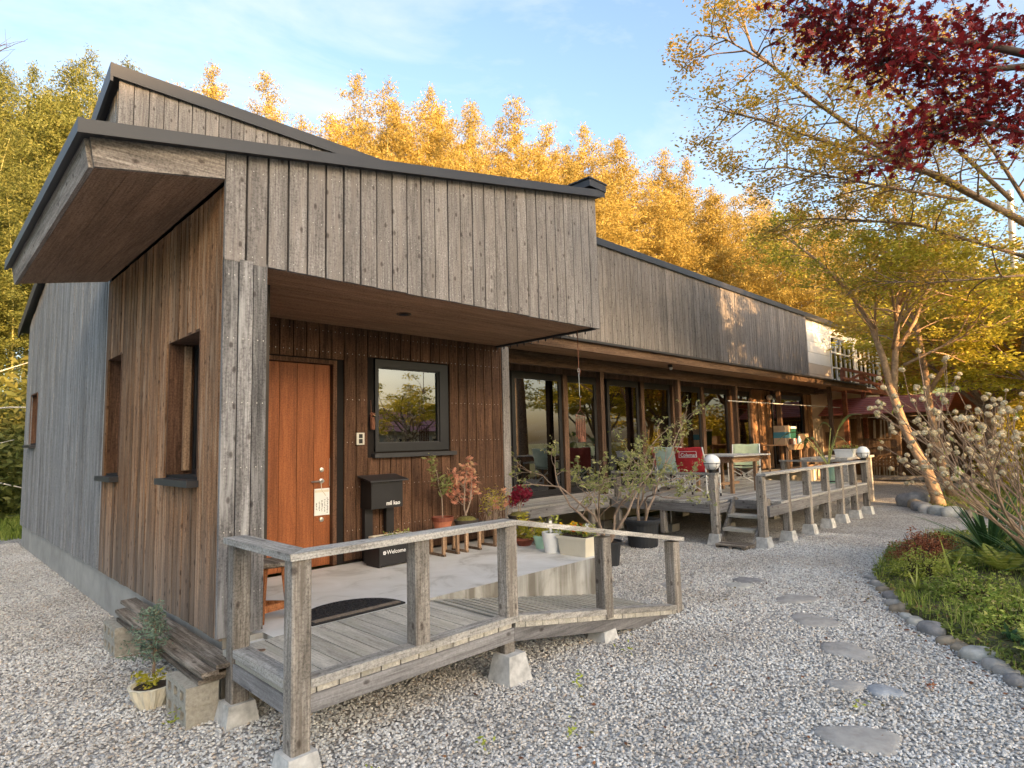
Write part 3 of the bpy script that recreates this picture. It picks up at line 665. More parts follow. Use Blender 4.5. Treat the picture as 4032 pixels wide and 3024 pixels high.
# main roof, sloping away to the back
mr = MB(); mr.hexa([(1.46, 7.76, 5.985), (XR+.06, 7.76, 5.985), (XR+.06, YB+.55, 4.02), (1.46, YB+.55, 4.02), (1.46, 7.76, 6.04), (XR+.06, 7.76, 6.04), (XR+.06, YB+.55, 4.09), (1.46, YB+.55, 4.09)])
mroof = mr.build('main_roof', METAL_DARK, house)
fl = MB(); fl.box(1.44, 7.745, 5.93, XR+.07, 7.7595, 6.085); fl.build('front_flashing', METAL_DARK, mroof)
fl = MB(); fl.hexa([(1.43, 7.746, 5.87), (1.459, 7.746, 5.87), (1.459, YB+.6, 3.93), (1.43, YB+.6, 3.93), (1.43, 7.746, 6.09), (1.459, 7.746, 6.09), (1.459, YB+.6, 4.12), (1.43, YB+.6, 4.12)]); fl.build('gable_flashing', METAL_DARK, mroof)
# interior
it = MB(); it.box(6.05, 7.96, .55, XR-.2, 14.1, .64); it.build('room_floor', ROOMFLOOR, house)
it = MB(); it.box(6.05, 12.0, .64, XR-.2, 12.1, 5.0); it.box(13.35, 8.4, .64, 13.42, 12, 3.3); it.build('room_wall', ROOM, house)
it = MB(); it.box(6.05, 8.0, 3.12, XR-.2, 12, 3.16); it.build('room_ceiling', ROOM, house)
# eave over the terrace
ev = MB(); ev.hexa([(6.04, 6.16, 3.30), (23.75, 6.16, 3.30), (23.75, 7.795, 3.50), (6.04, 7.795, 3.50), (6.04, 6.16, 3.325), (23.75, 6.16, 3.325), (23.75, 7.795, 3.55), (6.04, 7.795, 3.55)])
eave = ev.build('terrace_roof', METAL_DARK, house)
MB().box(6.04, 6.20, 3.155, 23.7, 6.235, 3.295).build('eave_fascia', W_BEAM, eave)
MB().box(6.04, 6.12, 3.298, 23.8, 6.198, 3.335).build('gutter', METAL_DARK, eave)
MB().box(6.04, 7.045, 2.99, 21.4, 7.155, 3.20).build('eave_beam', W_BEAM, eave)
es = MB(); y = 6.236
while y < 7.79:
    b = min(y+.125, 7.79)
    if not (7.0 < y < 7.1 or 7.04 < b < 7.16):
        MB().box(6.05, y, 3.205, 23.68, b-.003, 3.225).build('plank', W_SOFFIT, eave)
    y += .128
for xx, yy in ((9.50, 7.1), (12.40, 7.1), (15.30, 7.1), (18.18, 7.1), (21.1, 6.62)):
    MB().post(xx, yy, .65, 3.0 if yy > 7 else 3.2, .115, .006).build('eave_post', W_POSTB, eave)
MB().bar((21.1, 6.62, 3.05), (21.1, 7.8, 3.1), .1, .15).build('tie_beam', W_BEAM, eave)
# glazed doors along the terrace
GZ0, GZ1 = .66, 2.98
hd = MB(); hd.box(6.05, 7.70, 2.98, 17.70, 7.82, 3.12); hd.box(19.3, 7.70, 2.98, 21.85, 7.82, 3.12); hd.build('door_header', W_POSTB, house)
MB().box(6.05, 7.66, .60, 21.85, 7.82, .66).build('door_track', FRAME, house)
bays = [(6.3, 7.72), (7.72, 9.10), (9.24, 10.26), (10.60, 11.80), (11.98, 13.20), (13.42, 14.66), (14.83, 16.26), (16.55, 17.64), (19.34, 19.75), (19.75, 21.80)]
for i, (a, b) in enumerate(bays):
    y = 7.745 if i % 2 else 7.77; f = .085
    m = MB(); m.box(a, y, GZ0, a+f, y+.04, GZ1-.004); m.box(b-f, y, GZ0, b, y+.04, GZ1-.004); m.box(a+f, y, GZ0, b-f, y+.04, GZ0+.10); m.box(a+f, y, GZ1-.14, b-f, y+.04, GZ1-.004)
    d = m.build('glass_door', FRAME, house); MB().box(a+f, y+.017, GZ0+.10, b-f, y+.023, GZ1-.14).build('pane', GLASS, d)
for a, b in ((9.105, 9.235), (10.27, 10.36), (11.83, 11.97), (13.21, 13.41), (14.67, 14.82), (16.27, 16.54), (17.645, 17.72), (21.80, 21.86)):
    MB().box(a, 7.70, .66, b, 7.81, 2.98).build('mullion_post', W_POSTB, house)

# ------------------------------------------------------------------ concrete porch slab
sl = MB(); sl.box(1.83, 4.19, -.1, 5.56, 6.10, .40); sl.box(1.62, 4.36, -.1, 1.83, 6.10, .398); sl.box(1.63, 4.20, -.1, 1.83, 4.36, .36)
tag(sl.build('porch_slab', SLAB), kind='structure')

# ------------------------------------------------------------------ entry deck with ramp
deck = empty('entry_deck', (1.54, 3.21, 0), 0, 'weathered low entry deck with railing and slatted ramp in front of the porch', 'deck')
i = 0; x = 1.50
while x < 3.12:
    w = min(.135, 3.13-x); MB().box(x, 3.18, .366+.001*(i % 2), x+w-.010, 4.183, .40+rng.uniform(-.0015, .0015)).build('deck_plank', W_DECK, deck); x += w; i += 1
MB().box(1.59, 3.162, .402, 3.168, 3.262, .448).build('kerb_rail', W_RAIL, deck)
MB().box(1.484, 3.27, .402, 1.59, 3.975, .448).build('kerb_rail', W_RAILY, deck)
MB().box(1.59, 3.174, .272, 3.13, 3.21, .364).build('front_beam', W_DBEAM, deck)
MB().box(1.486, 3.27, .272, 1.522, 3.975, .364).build('side_beam', W_DBEAMY, deck)
MB().box(1.6, 4.10, .272, 3.13, 4.14, .364).build('back_beam', W_DBEAM, deck)
def cpost(parent, x, y, z0, z1, w=.11, mat=None): return MB().post(x, y, z0, z1, w, .010).build('post', mat or W_DECKPOST, parent)
def pier(parent, x, y, top, w0=.235, w1=.16, depth=.12):
    s = (w0-w1)/.2; return MB().frustum(x, y, -depth, top, w1+ (top+depth)*.36, w1).build('concrete_footing', CONC, parent)
cpost(deck, 1.537, 3.215, .085, 1.078); cpost(deck, 2.33, 3.215, .45, 1.078); cpost(deck, 3.115, 3.215, .45, 1.078); cpost(deck, 3.11, 3.245, .19, .30, .10); cpost(deck, 1.537, 4.03, .12, 1.078)
for (x, y, t) in ((1.537, 3.215, .088), (3.115, 3.215, .192), (1.537, 4.03, .125)): pier(deck, x, y, t)
MB().hexa([(1.462, 3.145, 1.08), (3.15, 3.145, 1.08), (3.15, 3.285, 1.08), (1.606, 3.285, 1.08), (1.462, 3.145, 1.118), (3.15, 3.145, 1.118), (3.15, 3.285, 1.118), (1.606, 3.285, 1.118)]).build('hand_rail', W_RAIL, deck)
MB().hexa([(1.459, 3.147, 1.081), (1.603, 3.287, 1.081), (1.603, 4.10, 1.081), (1.459, 4.10, 1.081), (1.459, 3.147, 1.119), (1.603, 3.287, 1.119), (1.603, 4.10, 1.119), (1.459, 4.10, 1.119)]).build('hand_rail', W_RAILY, deck)
MB().lathe([(.001, 0), (.028, 0), (.028, .003), (.018, .004), (.001, .002)], (1.66, 3.98, .401), 16).build('access_cap', STEEL, deck)
# ramp
def rz_(x): return .40 - (x-3.13)*(.385/2.3)
slope = math.atan2(.385, 2.3)
i = 0; x = 3.16
while x < 5.33:
    w = .060; z0, z1 = rz_(x), rz_(x+w)
    MB().hexa([(x, 3.27, z0-.062), (x+w, 3.27, z1-.062), (x+w, 4.15, z1-.062), (x, 4.15, z0-.062), (x, 3.27, z0), (x+w, 3.27, z1), (x+w, 4.15, z1), (x, 4.15, z0)]).build('ramp_slat', W_SLAT, deck); x += .102; i += 1
def rampbar(name, x0, x1, y0, y1, lo, hi, mat):
    MB().hexa([(x0, y0, rz_(x0)+lo), (x1, y0, rz_(x1)+lo), (x1, y1, rz_(x1)+lo), (x0, y1, rz_(x0)+lo), (x0, y0, rz_(x0)+hi), (x1, y0, rz_(x1)+hi), (x1, y1, rz_(x1)+hi), (x0, y1, rz_(x0)+hi)]).build(name, mat, deck)
rampbar('kerb_rail', 3.172, 5.44, 3.162, 3.262, .004, .048, W_RAIL)
rampbar('ramp_beam', 3.135, 5.36, 3.176, 3.212, -.128, -.036, W_DBEAM)
rampbar('ramp_beam', 3.16, 5.30, 4.12, 4.155, -.128, -.036, W_DBEAM)
rampbar('ramp_joist', 3.16, 5.30, 3.66, 3.70, -.128, -.036, W_DBEAM)
x = 3.14; i = 0
while x < 5.36:
    w = rng.choice((.10, .11, .12, .075)); rampbar('end_block', x, min(x+w-.004, 5.40), 3.170-.003*(i % 2), 3.262, -.034, .002, W_DECK); x += w; i += 1
cpost(deck, 4.25, 3.215, .19, .855); cpost(deck, 5.36, 3.215, -.05, .672)
MB().hexa([(3.152, 3.145, 1.08), (5.48, 3.145, .665), (5.48, 3.285, .665), (3.152, 3.285, 1.08), (3.152, 3.145, 1.118), (5.48, 3.145, .703), (5.48, 3.285, .703), (3.152, 3.285, 1.118)]).build('hand_rail', W_RAIL, deck)
pier(deck, 4.25, 3.25, .09)

# ------------------------------------------------------------------ terrace deck
DZ = .65
ter = empty('terrace_deck', (9.1, 3.95, 0), 0, 'raised grey timber terrace with post railing along the house', 'deck')
# planks run along the house
y = 3.86; i = 0
while y < 7.60:
    w = .118; b = min(y+w-.012, 7.64); x0 = 9.72 if y < 4.62 else (9.06 if y < 6.66 else 6.12)
    zz = DZ + rng.uniform(-.002, .002)
    MB().box(x0, y, DZ-.034, 14.22 if y < 6.60 else 21.8, b, zz).build('deck_plank', W_DECKX, ter); y += w; i += 1
MB().box(9.27, 3.862, .455, 14.24, 3.90, .612).build('front_beam', W_DBEAM, ter)
MB().box(9.065, 4.73, .47, 9.10, 6.62, .612).build('side_beam', W_DBEAMY, ter)
MB().box(9.10, 4.64, .47, 9.72, 4.675, .612).build('notch_beam', W_DBEAM, ter)
MB().box(6.12, 6.66, .47, 9.06, 6.70, .612).build('walkway_beam', W_DBEAM, ter)
MB().box(14.20, 3.91, .455, 14.235, 6.62, .612).build('end_beam', W_DBEAMY, ter)
for k in range(9): MB().box(9.101, 4.9+k*.21, .56, 14.19, 4.945+k*.21, .612).build('joist', W_DBEAM, ter)
for xx, yy in ((6.4, 6.72), (7.5, 6.75), (8.6, 6.72), (9.12, 6.5), (9.13, 5.6)): MB().post(xx, yy, .1, .47, .10).build('stub_post', W_DECKPOST, ter)
posts = [(9.135, 4.67), (9.22, 3.955)] + [(10.0+.848*k, 3.915) for k in range(6)]
posts[2:] = [(10.06, 3.915), (11.0, 3.915), (11.9, 3.915), (12.68, 3.915), (13.5, 3.915), (14.32, 3.915)]
for (x, y) in posts: cpost(ter, x, y, .155, 1.072, .115); pier(ter, x, y, .16)
for (x, y) in ((14.30, 4.75), (14.30, 5.6)): cpost(ter, x, y, .155, .65, .1); pier(ter, x, y, .16)
MB().box(9.16, 3.845, 1.074, 14.39, 3.985, 1.11).build('hand_rail', W_RAIL, ter)
MB().box(9.065, 4.60, 1.074, 9.205, 6.60, 1.11).build('hand_rail', W_RAILY, ter)
MB().box(14.25, 3.986, 1.074, 14.39, 5.65, 1.11).build('hand_rail', W_RAILY, ter)
cpost(ter, 9.135, 6.52, .65, 1.072, .1); cpost(ter, 14.32, 5.58, .65, 1.072, .1)
for (x, y) in ((9.95, 5.95), (10.6, 5.2), (11.5, 5.9), (12.6, 5.2), (9.6, 7.2), (7.2, 7.3), (12.0, 6.9)):
    MB().box(x-.13, y-.09, -.05, x+.13, y+.09, .13).build('footing_block', CONC2, ter); MB().tube([(x, y, .13), (x, y, .56)], .012, 6).build('steel_strut', STEEL, ter)
# steps
stp = empty('garden_steps', (9.1, 4.3, 0), 0, 'three open wooden steps leading up to the terrace', 'steps')
for y in (4.055, 4.585):
    MB().hexa([(9.03, y-.022, .02), (9.16, y-.022, .02), (9.16, y+.022, .02), (9.03, y+.022, .02), (9.66, y-.022, .70), (9.80, y-.022, .64), (9.80, y+.022, .64), (9.66, y+.022, .70)]).build('stringer', W_DECKPOST, stp)
for k, z in enumerate((.235, .425)): MB().box(9.13+k*.2, 4.08, z-.02, 9.37+k*.2, 4.56, z+.022).build('tread', W_DECK, stp)
MB().box(9.60, 4.08, .52, 9.64, 4.56, .65).build('riser_board', W_DBEAMY, stp)
pal = empty('mud_board', (8.95, 4.3, 0), 0, 'low slatted wooden duckboard lying at the foot of the steps', 'duckboard')
for k in range(4): MB().box(8.78+k*.085, 4.04, .045, 8.857+k*.085, 4.52, .07).build('slat', W_OLD, pal)
for k in range(3): MB().box(8.78, 4.06+k*.2, .004, 9.11, 4.11+k*.2, .045).build('runner', W_OLD, pal)

# ------------------------------------------------------------------ porch things
mat_ = empty('door_mat', (2.5, 4.2, .40), 0, 'half round black rubber door mat on the entry deck', 'mat')
pts = [(2.12, 4.205, .403), (2.92, 4.205, .403)] + [(2.52+.40*math.cos(a), 4.29+.37*math.sin(a), .403) for a in [math.pi*k/22 for k in range(23)]]
MB().extr(pts, (0, 0, .012)).build('mat_base', RUBBER, mat_)
m = MB()
for k in range(420):
    a = rng.uniform(0, math.pi); r = math.sqrt(rng.random()); x, y = 2.52+.36*r*math.cos(a), 4.31+.32*r*math.sin(a); s = rng.uniform(.008, .017); q = rng.uniform(0, 3)
    m.hexa([(x+s*math.cos(q+t), y+s*math.sin(q+t), .413) for t in (0, 1.2, 3.1, 4.3)] + [(x+.7*s*math.cos(q+t), y+.7*s*math.sin(q+t), .4215) for t in (0, 1.2, 3.1, 4.3)])
tag(m.build('pebble_relief', RUBBER, mat_), kind='stuff')
MB().box(2.15, 4.225, .4155, 2.89, 4.285, .419).build('edge_band', MATTAN, mat_)
st = empty('round_stool', (1.99, 4.62, .40), 0, 'small round wooden stool half hidden behind the corner pillar', 'stool')
MB().lathe([(.001, 0), (.14, 0), (.15, .008), (.15, .026), (.14, .034), (.001, .034)], (1.99, 4.62, .80), 24).build('seat', W_OLD, st)
for k in range(3):
    a = math.radians(-20 + 120*k); c, s_ = math.cos(a), math.sin(a)
    MB().bar((1.99+.09*c, 4.62+.09*s_, .80), (1.99+.135*c, 4.62+.135*s_, .40), .036, .036, (c, s_, 0)).build('leg', W_STOOL, st)
    a2 = a+math.radians(120); MB().bar((1.99+.12*c, 4.62+.12*s_, .50), (1.99+.12*math.cos(a2), 4.62+.12*math.sin(a2), .50), .02, .05).build('stretcher', W_STOOL, st)
# mailbox on its stand
mbx = empty('mailbox', (3.83, 5.95, .40), 0, 'black wall mailbox on a flat stand beside the front door', 'mailbox')
MB().box(3.64, 5.87, .98, 4.05, 6.09, 1.29).build('box_body', BLACKP, mbx)
MB().hexa([(3.60, 5.82, 1.275), (4.10, 5.82, 1.275), (4.10, 6.10, 1.33), (3.60, 6.10, 1.33), (3.60, 5.82, 1.29), (4.10, 5.82, 1.29), (4.10, 6.10, 1.345), (3.60, 6.10, 1.345)]).build('lid', METAL_DARK, mbx)
MB().box(3.66, 5.866, 1.235, 4.03, 5.87, 1.265).build('slot', FRAME, mbx)
for x in (3.65, 3.93): MB().box(x, 6.02, .40, x+.10, 6.08, .98).build('stand_leg', BLACKP, mbx)
def text_mesh(name, txt, size, mat, parent, origin, right, up, shear=0.0, off=0.0, space=1.0):
    cu = bpy.data.curves.new(name, 'FONT'); cu.body = txt; cu.size = size; cu.shear = shear; cu.offset = off; cu.space_character = space; cu.resolution_u = 3
    t = bpy.data.objects.new(name+'_tmp', cu); COL.objects.link(t); dg = bpy.context.evaluated_depsgraph_get(); dg.update()
    me = bpy.data.meshes.new_from_object(t.evaluated_get(dg)); bpy.data.objects.remove(t, do_unlink=True)
    R, U = Vector(right), Vector(up); O = Vector(origin)
    for v in me.vertices: v.co = O + R*v.co.x + U*v.co.y
    me.materials.clear(); return mkobj(name, me, mat, parent)
text_mesh('lettering', 'mil kao', .062, PAINTW, mbx, (3.83, 5.8675, 1.012), (1, 0, 0), (0, 0, 1), 0, .0016, 1.0)
# intercom
ic = empty('door_intercom', (3.63, 6.1, 1.75), 0, 'small silver door intercom on the dark boards', 'intercom')
MB().box(3.585, 6.085, 1.69, 3.685, 6.116, 1.825).build('case', STEEL, ic); MB().box(3.615, 6.082, 1.765, 3.66, 6.085, 1.81).build('camera_panel', BLACKP, ic); MB().box(3.615, 6.082, 1.705, 3.66, 6.085, 1.755).build('speaker_panel', BLACKP, ic)
orn = empty('wall_vase', (3.79, 6.09, 1.85), 0, 'little brown bark wall vase hanging left of the porch window', 'vase')
MB().tube([(3.79, 6.08, 1.86), (3.79, 6.08, 1.93), (3.785, 6.08, 2.0)], [.025, .03, .026], 10).build('bark_tube', RUSTY, orn)
v_, n_ = leafquads(np.array([3.785, 6.07, 2.03])+nrg.normal(size=(40, 3))*.018, .03), 4; mkobj('dried_flowers', npmesh('dried', v_, 4, nrg.random(40)), L_BLUSH, orn)
MB().tube([(3.785, 6.10, 2.02), (3.78, 6.105, 2.2)], .004, 5).build('hook_wire', RUSTY, orn)
# note on the door handle
nt_ = empty('door_note', (3.2, 6.14, 1.1), 0, 'handwritten white note in a clear sleeve hanging on the door handle', 'note')
MB().box(3.125, 6.155, .95, 3.29, 6.158, 1.145).build('paper', PAPER, nt_)
MB().box(3.12, 6.159, .945, 3.295, 6.1605, 1.23).build('sleeve', PAPER, nt_)
MB().box(3.127, 6.1545, 1.19, 3.285, 6.158, 1.215).build('sleeve_band', CREAM, nt_)
MB().tube([(3.18, 6.13, 1.30), (3.20, 6.152, 1.22), (3.25, 6.153, 1.15)], .004, 5).build('string', CREAM, nt_)
ink = MB()
for c in range(5):
    x = 3.27-c*.031; z = 1.13-(.012*c if c else 0)
    while z > .97+.01*c:
        h = rng.uniform(.008, .014)
        for q in range(3):
            x0 = x-rng.uniform(0, .012); ink.poly([(x0, 6.1545, z-h*rng.random()), (x0+rng.uniform(.004, .012), 6.1545, z-h*rng.random()), (x0+rng.uniform(.004, .012), 6.1545, z-h*rng.random()-.003), (x0, 6.1545, z-h*rng.random()-.003)])
        z -= h+.004
tag(ink.build('handwriting', INK, nt_), kind='stuff')
# welcome planter
wb = empty('welcome_planter', (3.75, 5.72, .40), 0, 'black planter box lettered Welcome holding a cream trough under the mailbox', 'planter')
bx = MB(); bx.box(3.55, 5.575, .42, 4.10, 5.59, .64); bx.box(3.55, 5.86, .42, 4.10, 5.875, .64); bx.box(3.55, 5.59, .42, 3.565, 5.86, .64); bx.box(4.085, 5.59, .42, 4.10, 5.86, .64); bx.box(3.565, 5.59, .42, 4.085, 5.86, .44); bx.build('outer_box', BLACKP, wb)
for x in (3.56, 4.05): MB().box(x, 5.6, .40, x+.04, 5.85, .42).build('foot', BLACKP, wb)
cb = MB(); cb.box(3.60, 5.583, .645, 4.08, 5.60, .70); cb.box(3.60, 5.85, .645, 4.08, 5.866, .70); cb.box(3.60, 5.60, .645, 3.615, 5.85, .70); cb.box(4.065, 5.60, .645, 4.08, 5.85, .70); cb.build('cream_trough', CREAM, wb)
MB().box(3.615, 5.60, .6, 4.065, 5.85, .685).build('soil', SOIL, wb)
text_mesh('lettering', 'Welcome', .060, PAINTW, wb, (3.640, 5.5725, .535), (1, 0, 0), (0, 0, 1), 0, .0006, 1.0)
fl_ = MB()
for k in range(5): a = 2*math.pi*k/5; fl_.poly([(3.613+.013*math.cos(a)+.009*math.cos(t), 5.5725, .552+.013*math.sin(a)+.009*math.sin(t)) for t in [2*math.pi*q/8 for q in range(8)]])
fl_.build('painted_flower', PAINTW, wb)
pts_ = np.column_stack([nrg.uniform(3.64, 4.04, 60), nrg.uniform(5.62, 5.83, 60), nrg.uniform(.69, .74, 60)]); mkobj('seedlings', npmesh('seedlings', leafquads(pts_, .04), 4, nrg.random(60)), L_COVER, wb)

# ---- generic branching plant
def grow(mb, p, d, L, r, lev, P, pts, R):
    n = P.get('seg', 4); path = [p.copy()]
    for i in range(n):
        d = (d + Vector((R.gauss(0, 1), R.gauss(0, 1), R.gauss(0, 1)))*P['wob'] + Vector((0, 0, P['up'][min(lev, len(P['up'])-1)]))).normalized()
        p = p + d*(L/n); path.append(p.copy())
    r1 = r*P.get('taper', .55); mb.tube(path, [r+(r1-r)*i/n for i in range(n+1)], max(3, P.get('sides', 6)-lev), cap=False)
    if lev >= P['levels']:
        for i in range(1, n+1): pts.append(path[i])
        return
    kk = P['kids'][lev]
    for j in range(kk):
        t = R.uniform(P.get('t0', .35), 1.0) if j else 1.0
        i = min(n-1, int(t*n)); q = path[i].lerp(path[i+1], t*n-i)
        a = R.uniform(0, 2*math.pi); u = Vector((math.cos(a), math.sin(a), R.uniform(-.3, .5)*P.get('vert', 1))).normalized()
        sp = P['spread']*(R.uniform(.6, 1.2) if j else .35); dd = (d*(1-sp*.5) + u*sp); dd.z *= P.get('flat', 1.0)
        grow(mb, q, dd.normalized(), L*P['lf']*R.uniform(.7, 1.15), r1*(.85 if j == 0 else .65), lev+1, P, pts, R)
def leaf_obj(name, pts, per, size, mat, parent, jit, seed=0, aspect=.45, droop=.3, flat=.5, palm=False, world=True, keep=None):
    r = np.random.default_rng(seed); c = np.repeat(np.array([tuple(q) for q in pts]), per, axis=0); c = c + r.normal(size=c.shape)*jit
    if keep is not None: c = c[keep(c)]
    if palm: v, k = palmleaves(c, size, r)
    else: v, k = leafquads(c, size, aspect, droop, flat, r), 4
    rn = np.clip(r.random(len(c))*.75 + .25*np.sin(c[:, 0]*3+c[:, 2]*4)*.5+.12, 0, 1)
    o = mkobj(name, npmesh(name, v, k, rn), mat, parent, world); o['kind'] = 'stuff'; return o
def pot_round(parent, c, r0, r1, h, mat, rim=.0, soil=SOIL, name='pot', n=22):
    m = MB(); t = .012
    prof = [(.001, 0), (r0, 0), (r1, h-.03)] + ([(r1+rim, h-.03), (r1+rim, h)] if rim else [(r1, h)]) + [(r1-t, h), (r1-t*1.5, h-.02), (.001, h-.02)]
    m.lathe(prof, c, n); o = m.build(name, mat, parent); MB().lathe([(.001, 0), (r1-t*1.8, 0), (.001, .012)], (c[0], c[1], c[2]+h-.019), 14).build('soil', soil, parent); return o
# three low plant stands against the wall
def stand(x0, x1, y0, y1, top, label):
    t = empty('plant_stand', ((x0+x1)/2, (y0+y1)/2, .40), 0, label, 'plant stand', 'wooden plant stands along the porch wall')
    for x in (x0, x1-.035):
        for y in (y0, y1-.03): MB().box(x, y, .425, x+.035, y+.03, top-.03).build('leg', W_TAN, t)
        MB().box(x, y0-.01, .40, x+.035, y1+.01, .425).build('runner', W_SHED, t)
    for k in range(3): yy = y0+(y1-y0-.07)*k/2; MB().box(x0-.02, yy, top-.03, x1+.02, yy+.07, top).build('top_slat', W_TANX, t)
stand(4.38, 4.62, 5.56, 5.82, .67, 'low tan wooden stand under the terracotta pot')
stand(4.72, 4.96, 5.56, 5.82, .66, 'low tan wooden stand under the blush maple bowl')
stand(5.20, 5.50, 5.58, 5.84, .64, 'low tan wooden stand under the bamboo grass tray, third from the door')
stand(5.62, 5.88, 5.56, 5.82, .64, 'low tan wooden stand under the crimson maple bowl, farthest from the door')
R1 = random.Random(3)
def potted(name, label, c, potf, P, d, L, r, leafargs, bark=TWIG, cat='potted plant', nst=1):
    t = empty(name, c, 0, label, cat); h = potf(t); m = MB(); pts = []
    for k in range(nst):
        a = R1.uniform(0, 6.28); q = Vector((c[0]+.02*k*math.cos(a), c[1]+.02*k*math.sin(a), c[2]+h))
        grow(m, q, (Vector(d)+Vector((R1.gauss(0, .12), R1.gauss(0, .12), 0))*nst).normalized(), L, r, 0, P, pts, R1)
    m.build('stem', bark, t); leaf_obj('foliage', pts, parent=t, **leafargs); return t
def terr(t):
    MB().lathe([(.001, 0), (.085, 0), (.115, .115), (.001, .115)], (4.48, 5.69, .67), 22).build('pot', TERRA, t)
    MB().lathe([(.10, .1152), (.128, .1152), (.130, .16), (.115, .16), (.112, .14), (.001, .14)], (4.48, 5.69, .67), 22).build('pot_rim', TERRAD, t); return .14
potted('terracotta_pot_plant', 'terracotta pot with a slender green leafed sapling', (4.48, 5.69, .67), terr, dict(levels=2, kids=[4, 3], wob=.12, up=[.12, .08], spread=.7, lf=.28, seg=4), (.12, 0, 1), .52, .007, dict(per=3, size=.085, mat=L_SHRUB, jit=.035, seed=2, aspect=.3, droop=.3))
def bowl(x, y, z, r, h):
    def f(t):
        MB().lathe([(.001, 0), (r*.7, 0), (r*.9, h*.5), (r, h-.012), (r*1.04, h), (r*.93, h), (.001, h-.01)], (x, y, z), 24).build('bowl', CLAYD, t)
        MB().lathe([(r*.92, h-.012), (r*.6, h+.03), (.001, h+.045)], (x, y, z), 18).build('moss_mound', MOSS, t); return h+.03
    return f
potted('maple_bonsai', 'young maple with blush pink leaves in a dark clay bowl', (4.84, 5.69, .66), bowl(4.84, 5.69, .66, .15, .10), dict(levels=2, kids=[4, 3], wob=.12, up=[.12, .06], spread=.85, lf=.55, seg=4), (.02, 0, 1), .40, .011, dict(per=3, size=.085, mat=L_BLUSH, jit=.03, seed=3, palm=True), nst=2)
def tray(t):
    m = MB(); m.box(5.16, 5.60, .64, 5.52, 5.82, .665); m.box(5.15, 5.59, .665, 5.53, 5.605, .70); m.box(5.15, 5.815, .665, 5.53, 5.83, .70); m.box(5.15, 5.605, .665, 5.165, 5.815, .70); m.box(5.515, 5.605, .665, 5.53, 5.815, .70); m.build('tray', CLAYD, t)
    MB().box(5.165, 5.605, .666, 5.515, 5.815, .69).build('moss', MOSS, t); return .05
t = empty('bamboo_grass_tray', (5.34, 5.71, .64), 0, 'shallow dark tray of thin brown bamboo grass', 'potted plant'); tray(t); m = MB(); pts = []
for k in range(46):
    b0 = Vector((R1.uniform(5.18, 5.50), R1.uniform(5.63, 5.79), .69)); tip = b0+Vector((R1.gauss(0, .05), R1.gauss(0, .04), R1.uniform(.22, .42))); mid = b0.lerp(tip, .5)+Vector((R1.gauss(0, .012), R1.gauss(0, .012), 0))
    m.tube([b0, mid, tip], [.003, .0025, .0015], 4); pts += [mid.lerp(tip, .3), mid.lerp(tip, .65), tip]
m.build('stems', TWIG, t); leaf_obj('foliage', pts, 3, .05, L_OLIVE, t, .025, 4, .22, .1, .4); leaf_obj('blush_tips', pts[2::14], 5, .085, L_BLUSH, t, .02, 5, palm=True)
potted('crimson_maple_bowl', 'tiny crimson maple in a brown bowl beside the corner post', (5.75, 5.69, .64), bowl(5.75, 5.69, .64, .15, .085), dict(levels=2, kids=[5, 4], wob=.16, up=[.1, .05], spread=.9, lf=.6, seg=3), (0, 0, 1), .18, .007, dict(per=6, size=.05, mat=L_MAGENTA, jit=.03, seed=6, palm=True), nst=2)
# pots at the slab edge
t = empty('brown_pot', (5.50, 5.30, .40), 0, 'wide brown pot with a grassy plant at the slab corner', 'potted plant'); pot_round(t, (5.50, 5.36, .40), .075, .125, .10, TERRAD, .008)
leaf_obj('foliage', [(5.50, 5.36, .50+.03*k) for k in range(8)], 16, .10, L_OLIVE, t, .05, 8, .25, -.3, .3)
t = empty('mint_pot', (5.47, 5.06, .40), 0, 'small mint green pot with a bushy little shrub', 'potted plant'); pot_round(t, (5.47, 5.06, .40), .06, .08, .15, MINT, .008)
leaf_obj('foliage', [(5.47+R1.gauss(0, .05), 5.06+R1.gauss(0, .05), .60+R1.gauss(0, .05)) for k in range(40)], 8, .04, L_OLIVE, t, .03, 9)
t = empty('white_pot', (5.36, 4.78, .40), 0, 'tall plain white pot with a plant tag', 'potted plant'); pot_round(t, (5.36, 4.78, .40), .085, .115, .23, WHITEP)
MB().hexa([(5.33, 4.78, .58), (5.37, 4.78, .58), (5.37, 4.784, .58), (5.33, 4.784, .58), (5.30, 4.76, .76), (5.345, 4.76, .76), (5.345, 4.764, .76), (5.30, 4.764, .76)]).build('plant_tag', WHITEP, t)
leaf_obj('foliage', [(5.42, 4.82, .62+.02*k) for k in range(8)], 10, .05, L_LIME, t, .045, 10)
t = empty('pansy_trough', (5.42, 4.42, .40), 0, 'cream trough of yellow, orange and white pansies on the slab edge', 'planter')
def trough(t, x0, x1, y0, y1, z, h, mat):
    def ring(e, zz): return [(x0-e, y0-e, zz), (x1+e, y0-e, zz), (x1+e, y1+e, zz), (x0-e, y1+e, zz)]
    MB().hexa(ring(-.02, z)+ring(.0, z+h-.03)).build('trough', mat, t); MB().hexa(ring(.014, z+h-.03)+ring(.016, z+h)).build('trough_rim', mat, t)
    MB().hexa(ring(-.012, z+h)+ring(-.02, z+h+.012)).build('soil', SOIL, t)
trough(t, 5.30, 5.52, 4.24, 4.64, .40, .21, CREAM)
fp = [(R1.uniform(5.31, 5.51), R1.uniform(4.25, 4.63), R1.uniform(.62, .72)) for _ in range(60)]
leaf_obj('foliage', fp, 8, .04, L_COVER, t, .02, 11)
col = np.array([(5.32+R1.random()*.18, 4.25+.38*k/27, .70+R1.uniform(-.05, .035)) for k in range(28)]); vv = []; rr = []
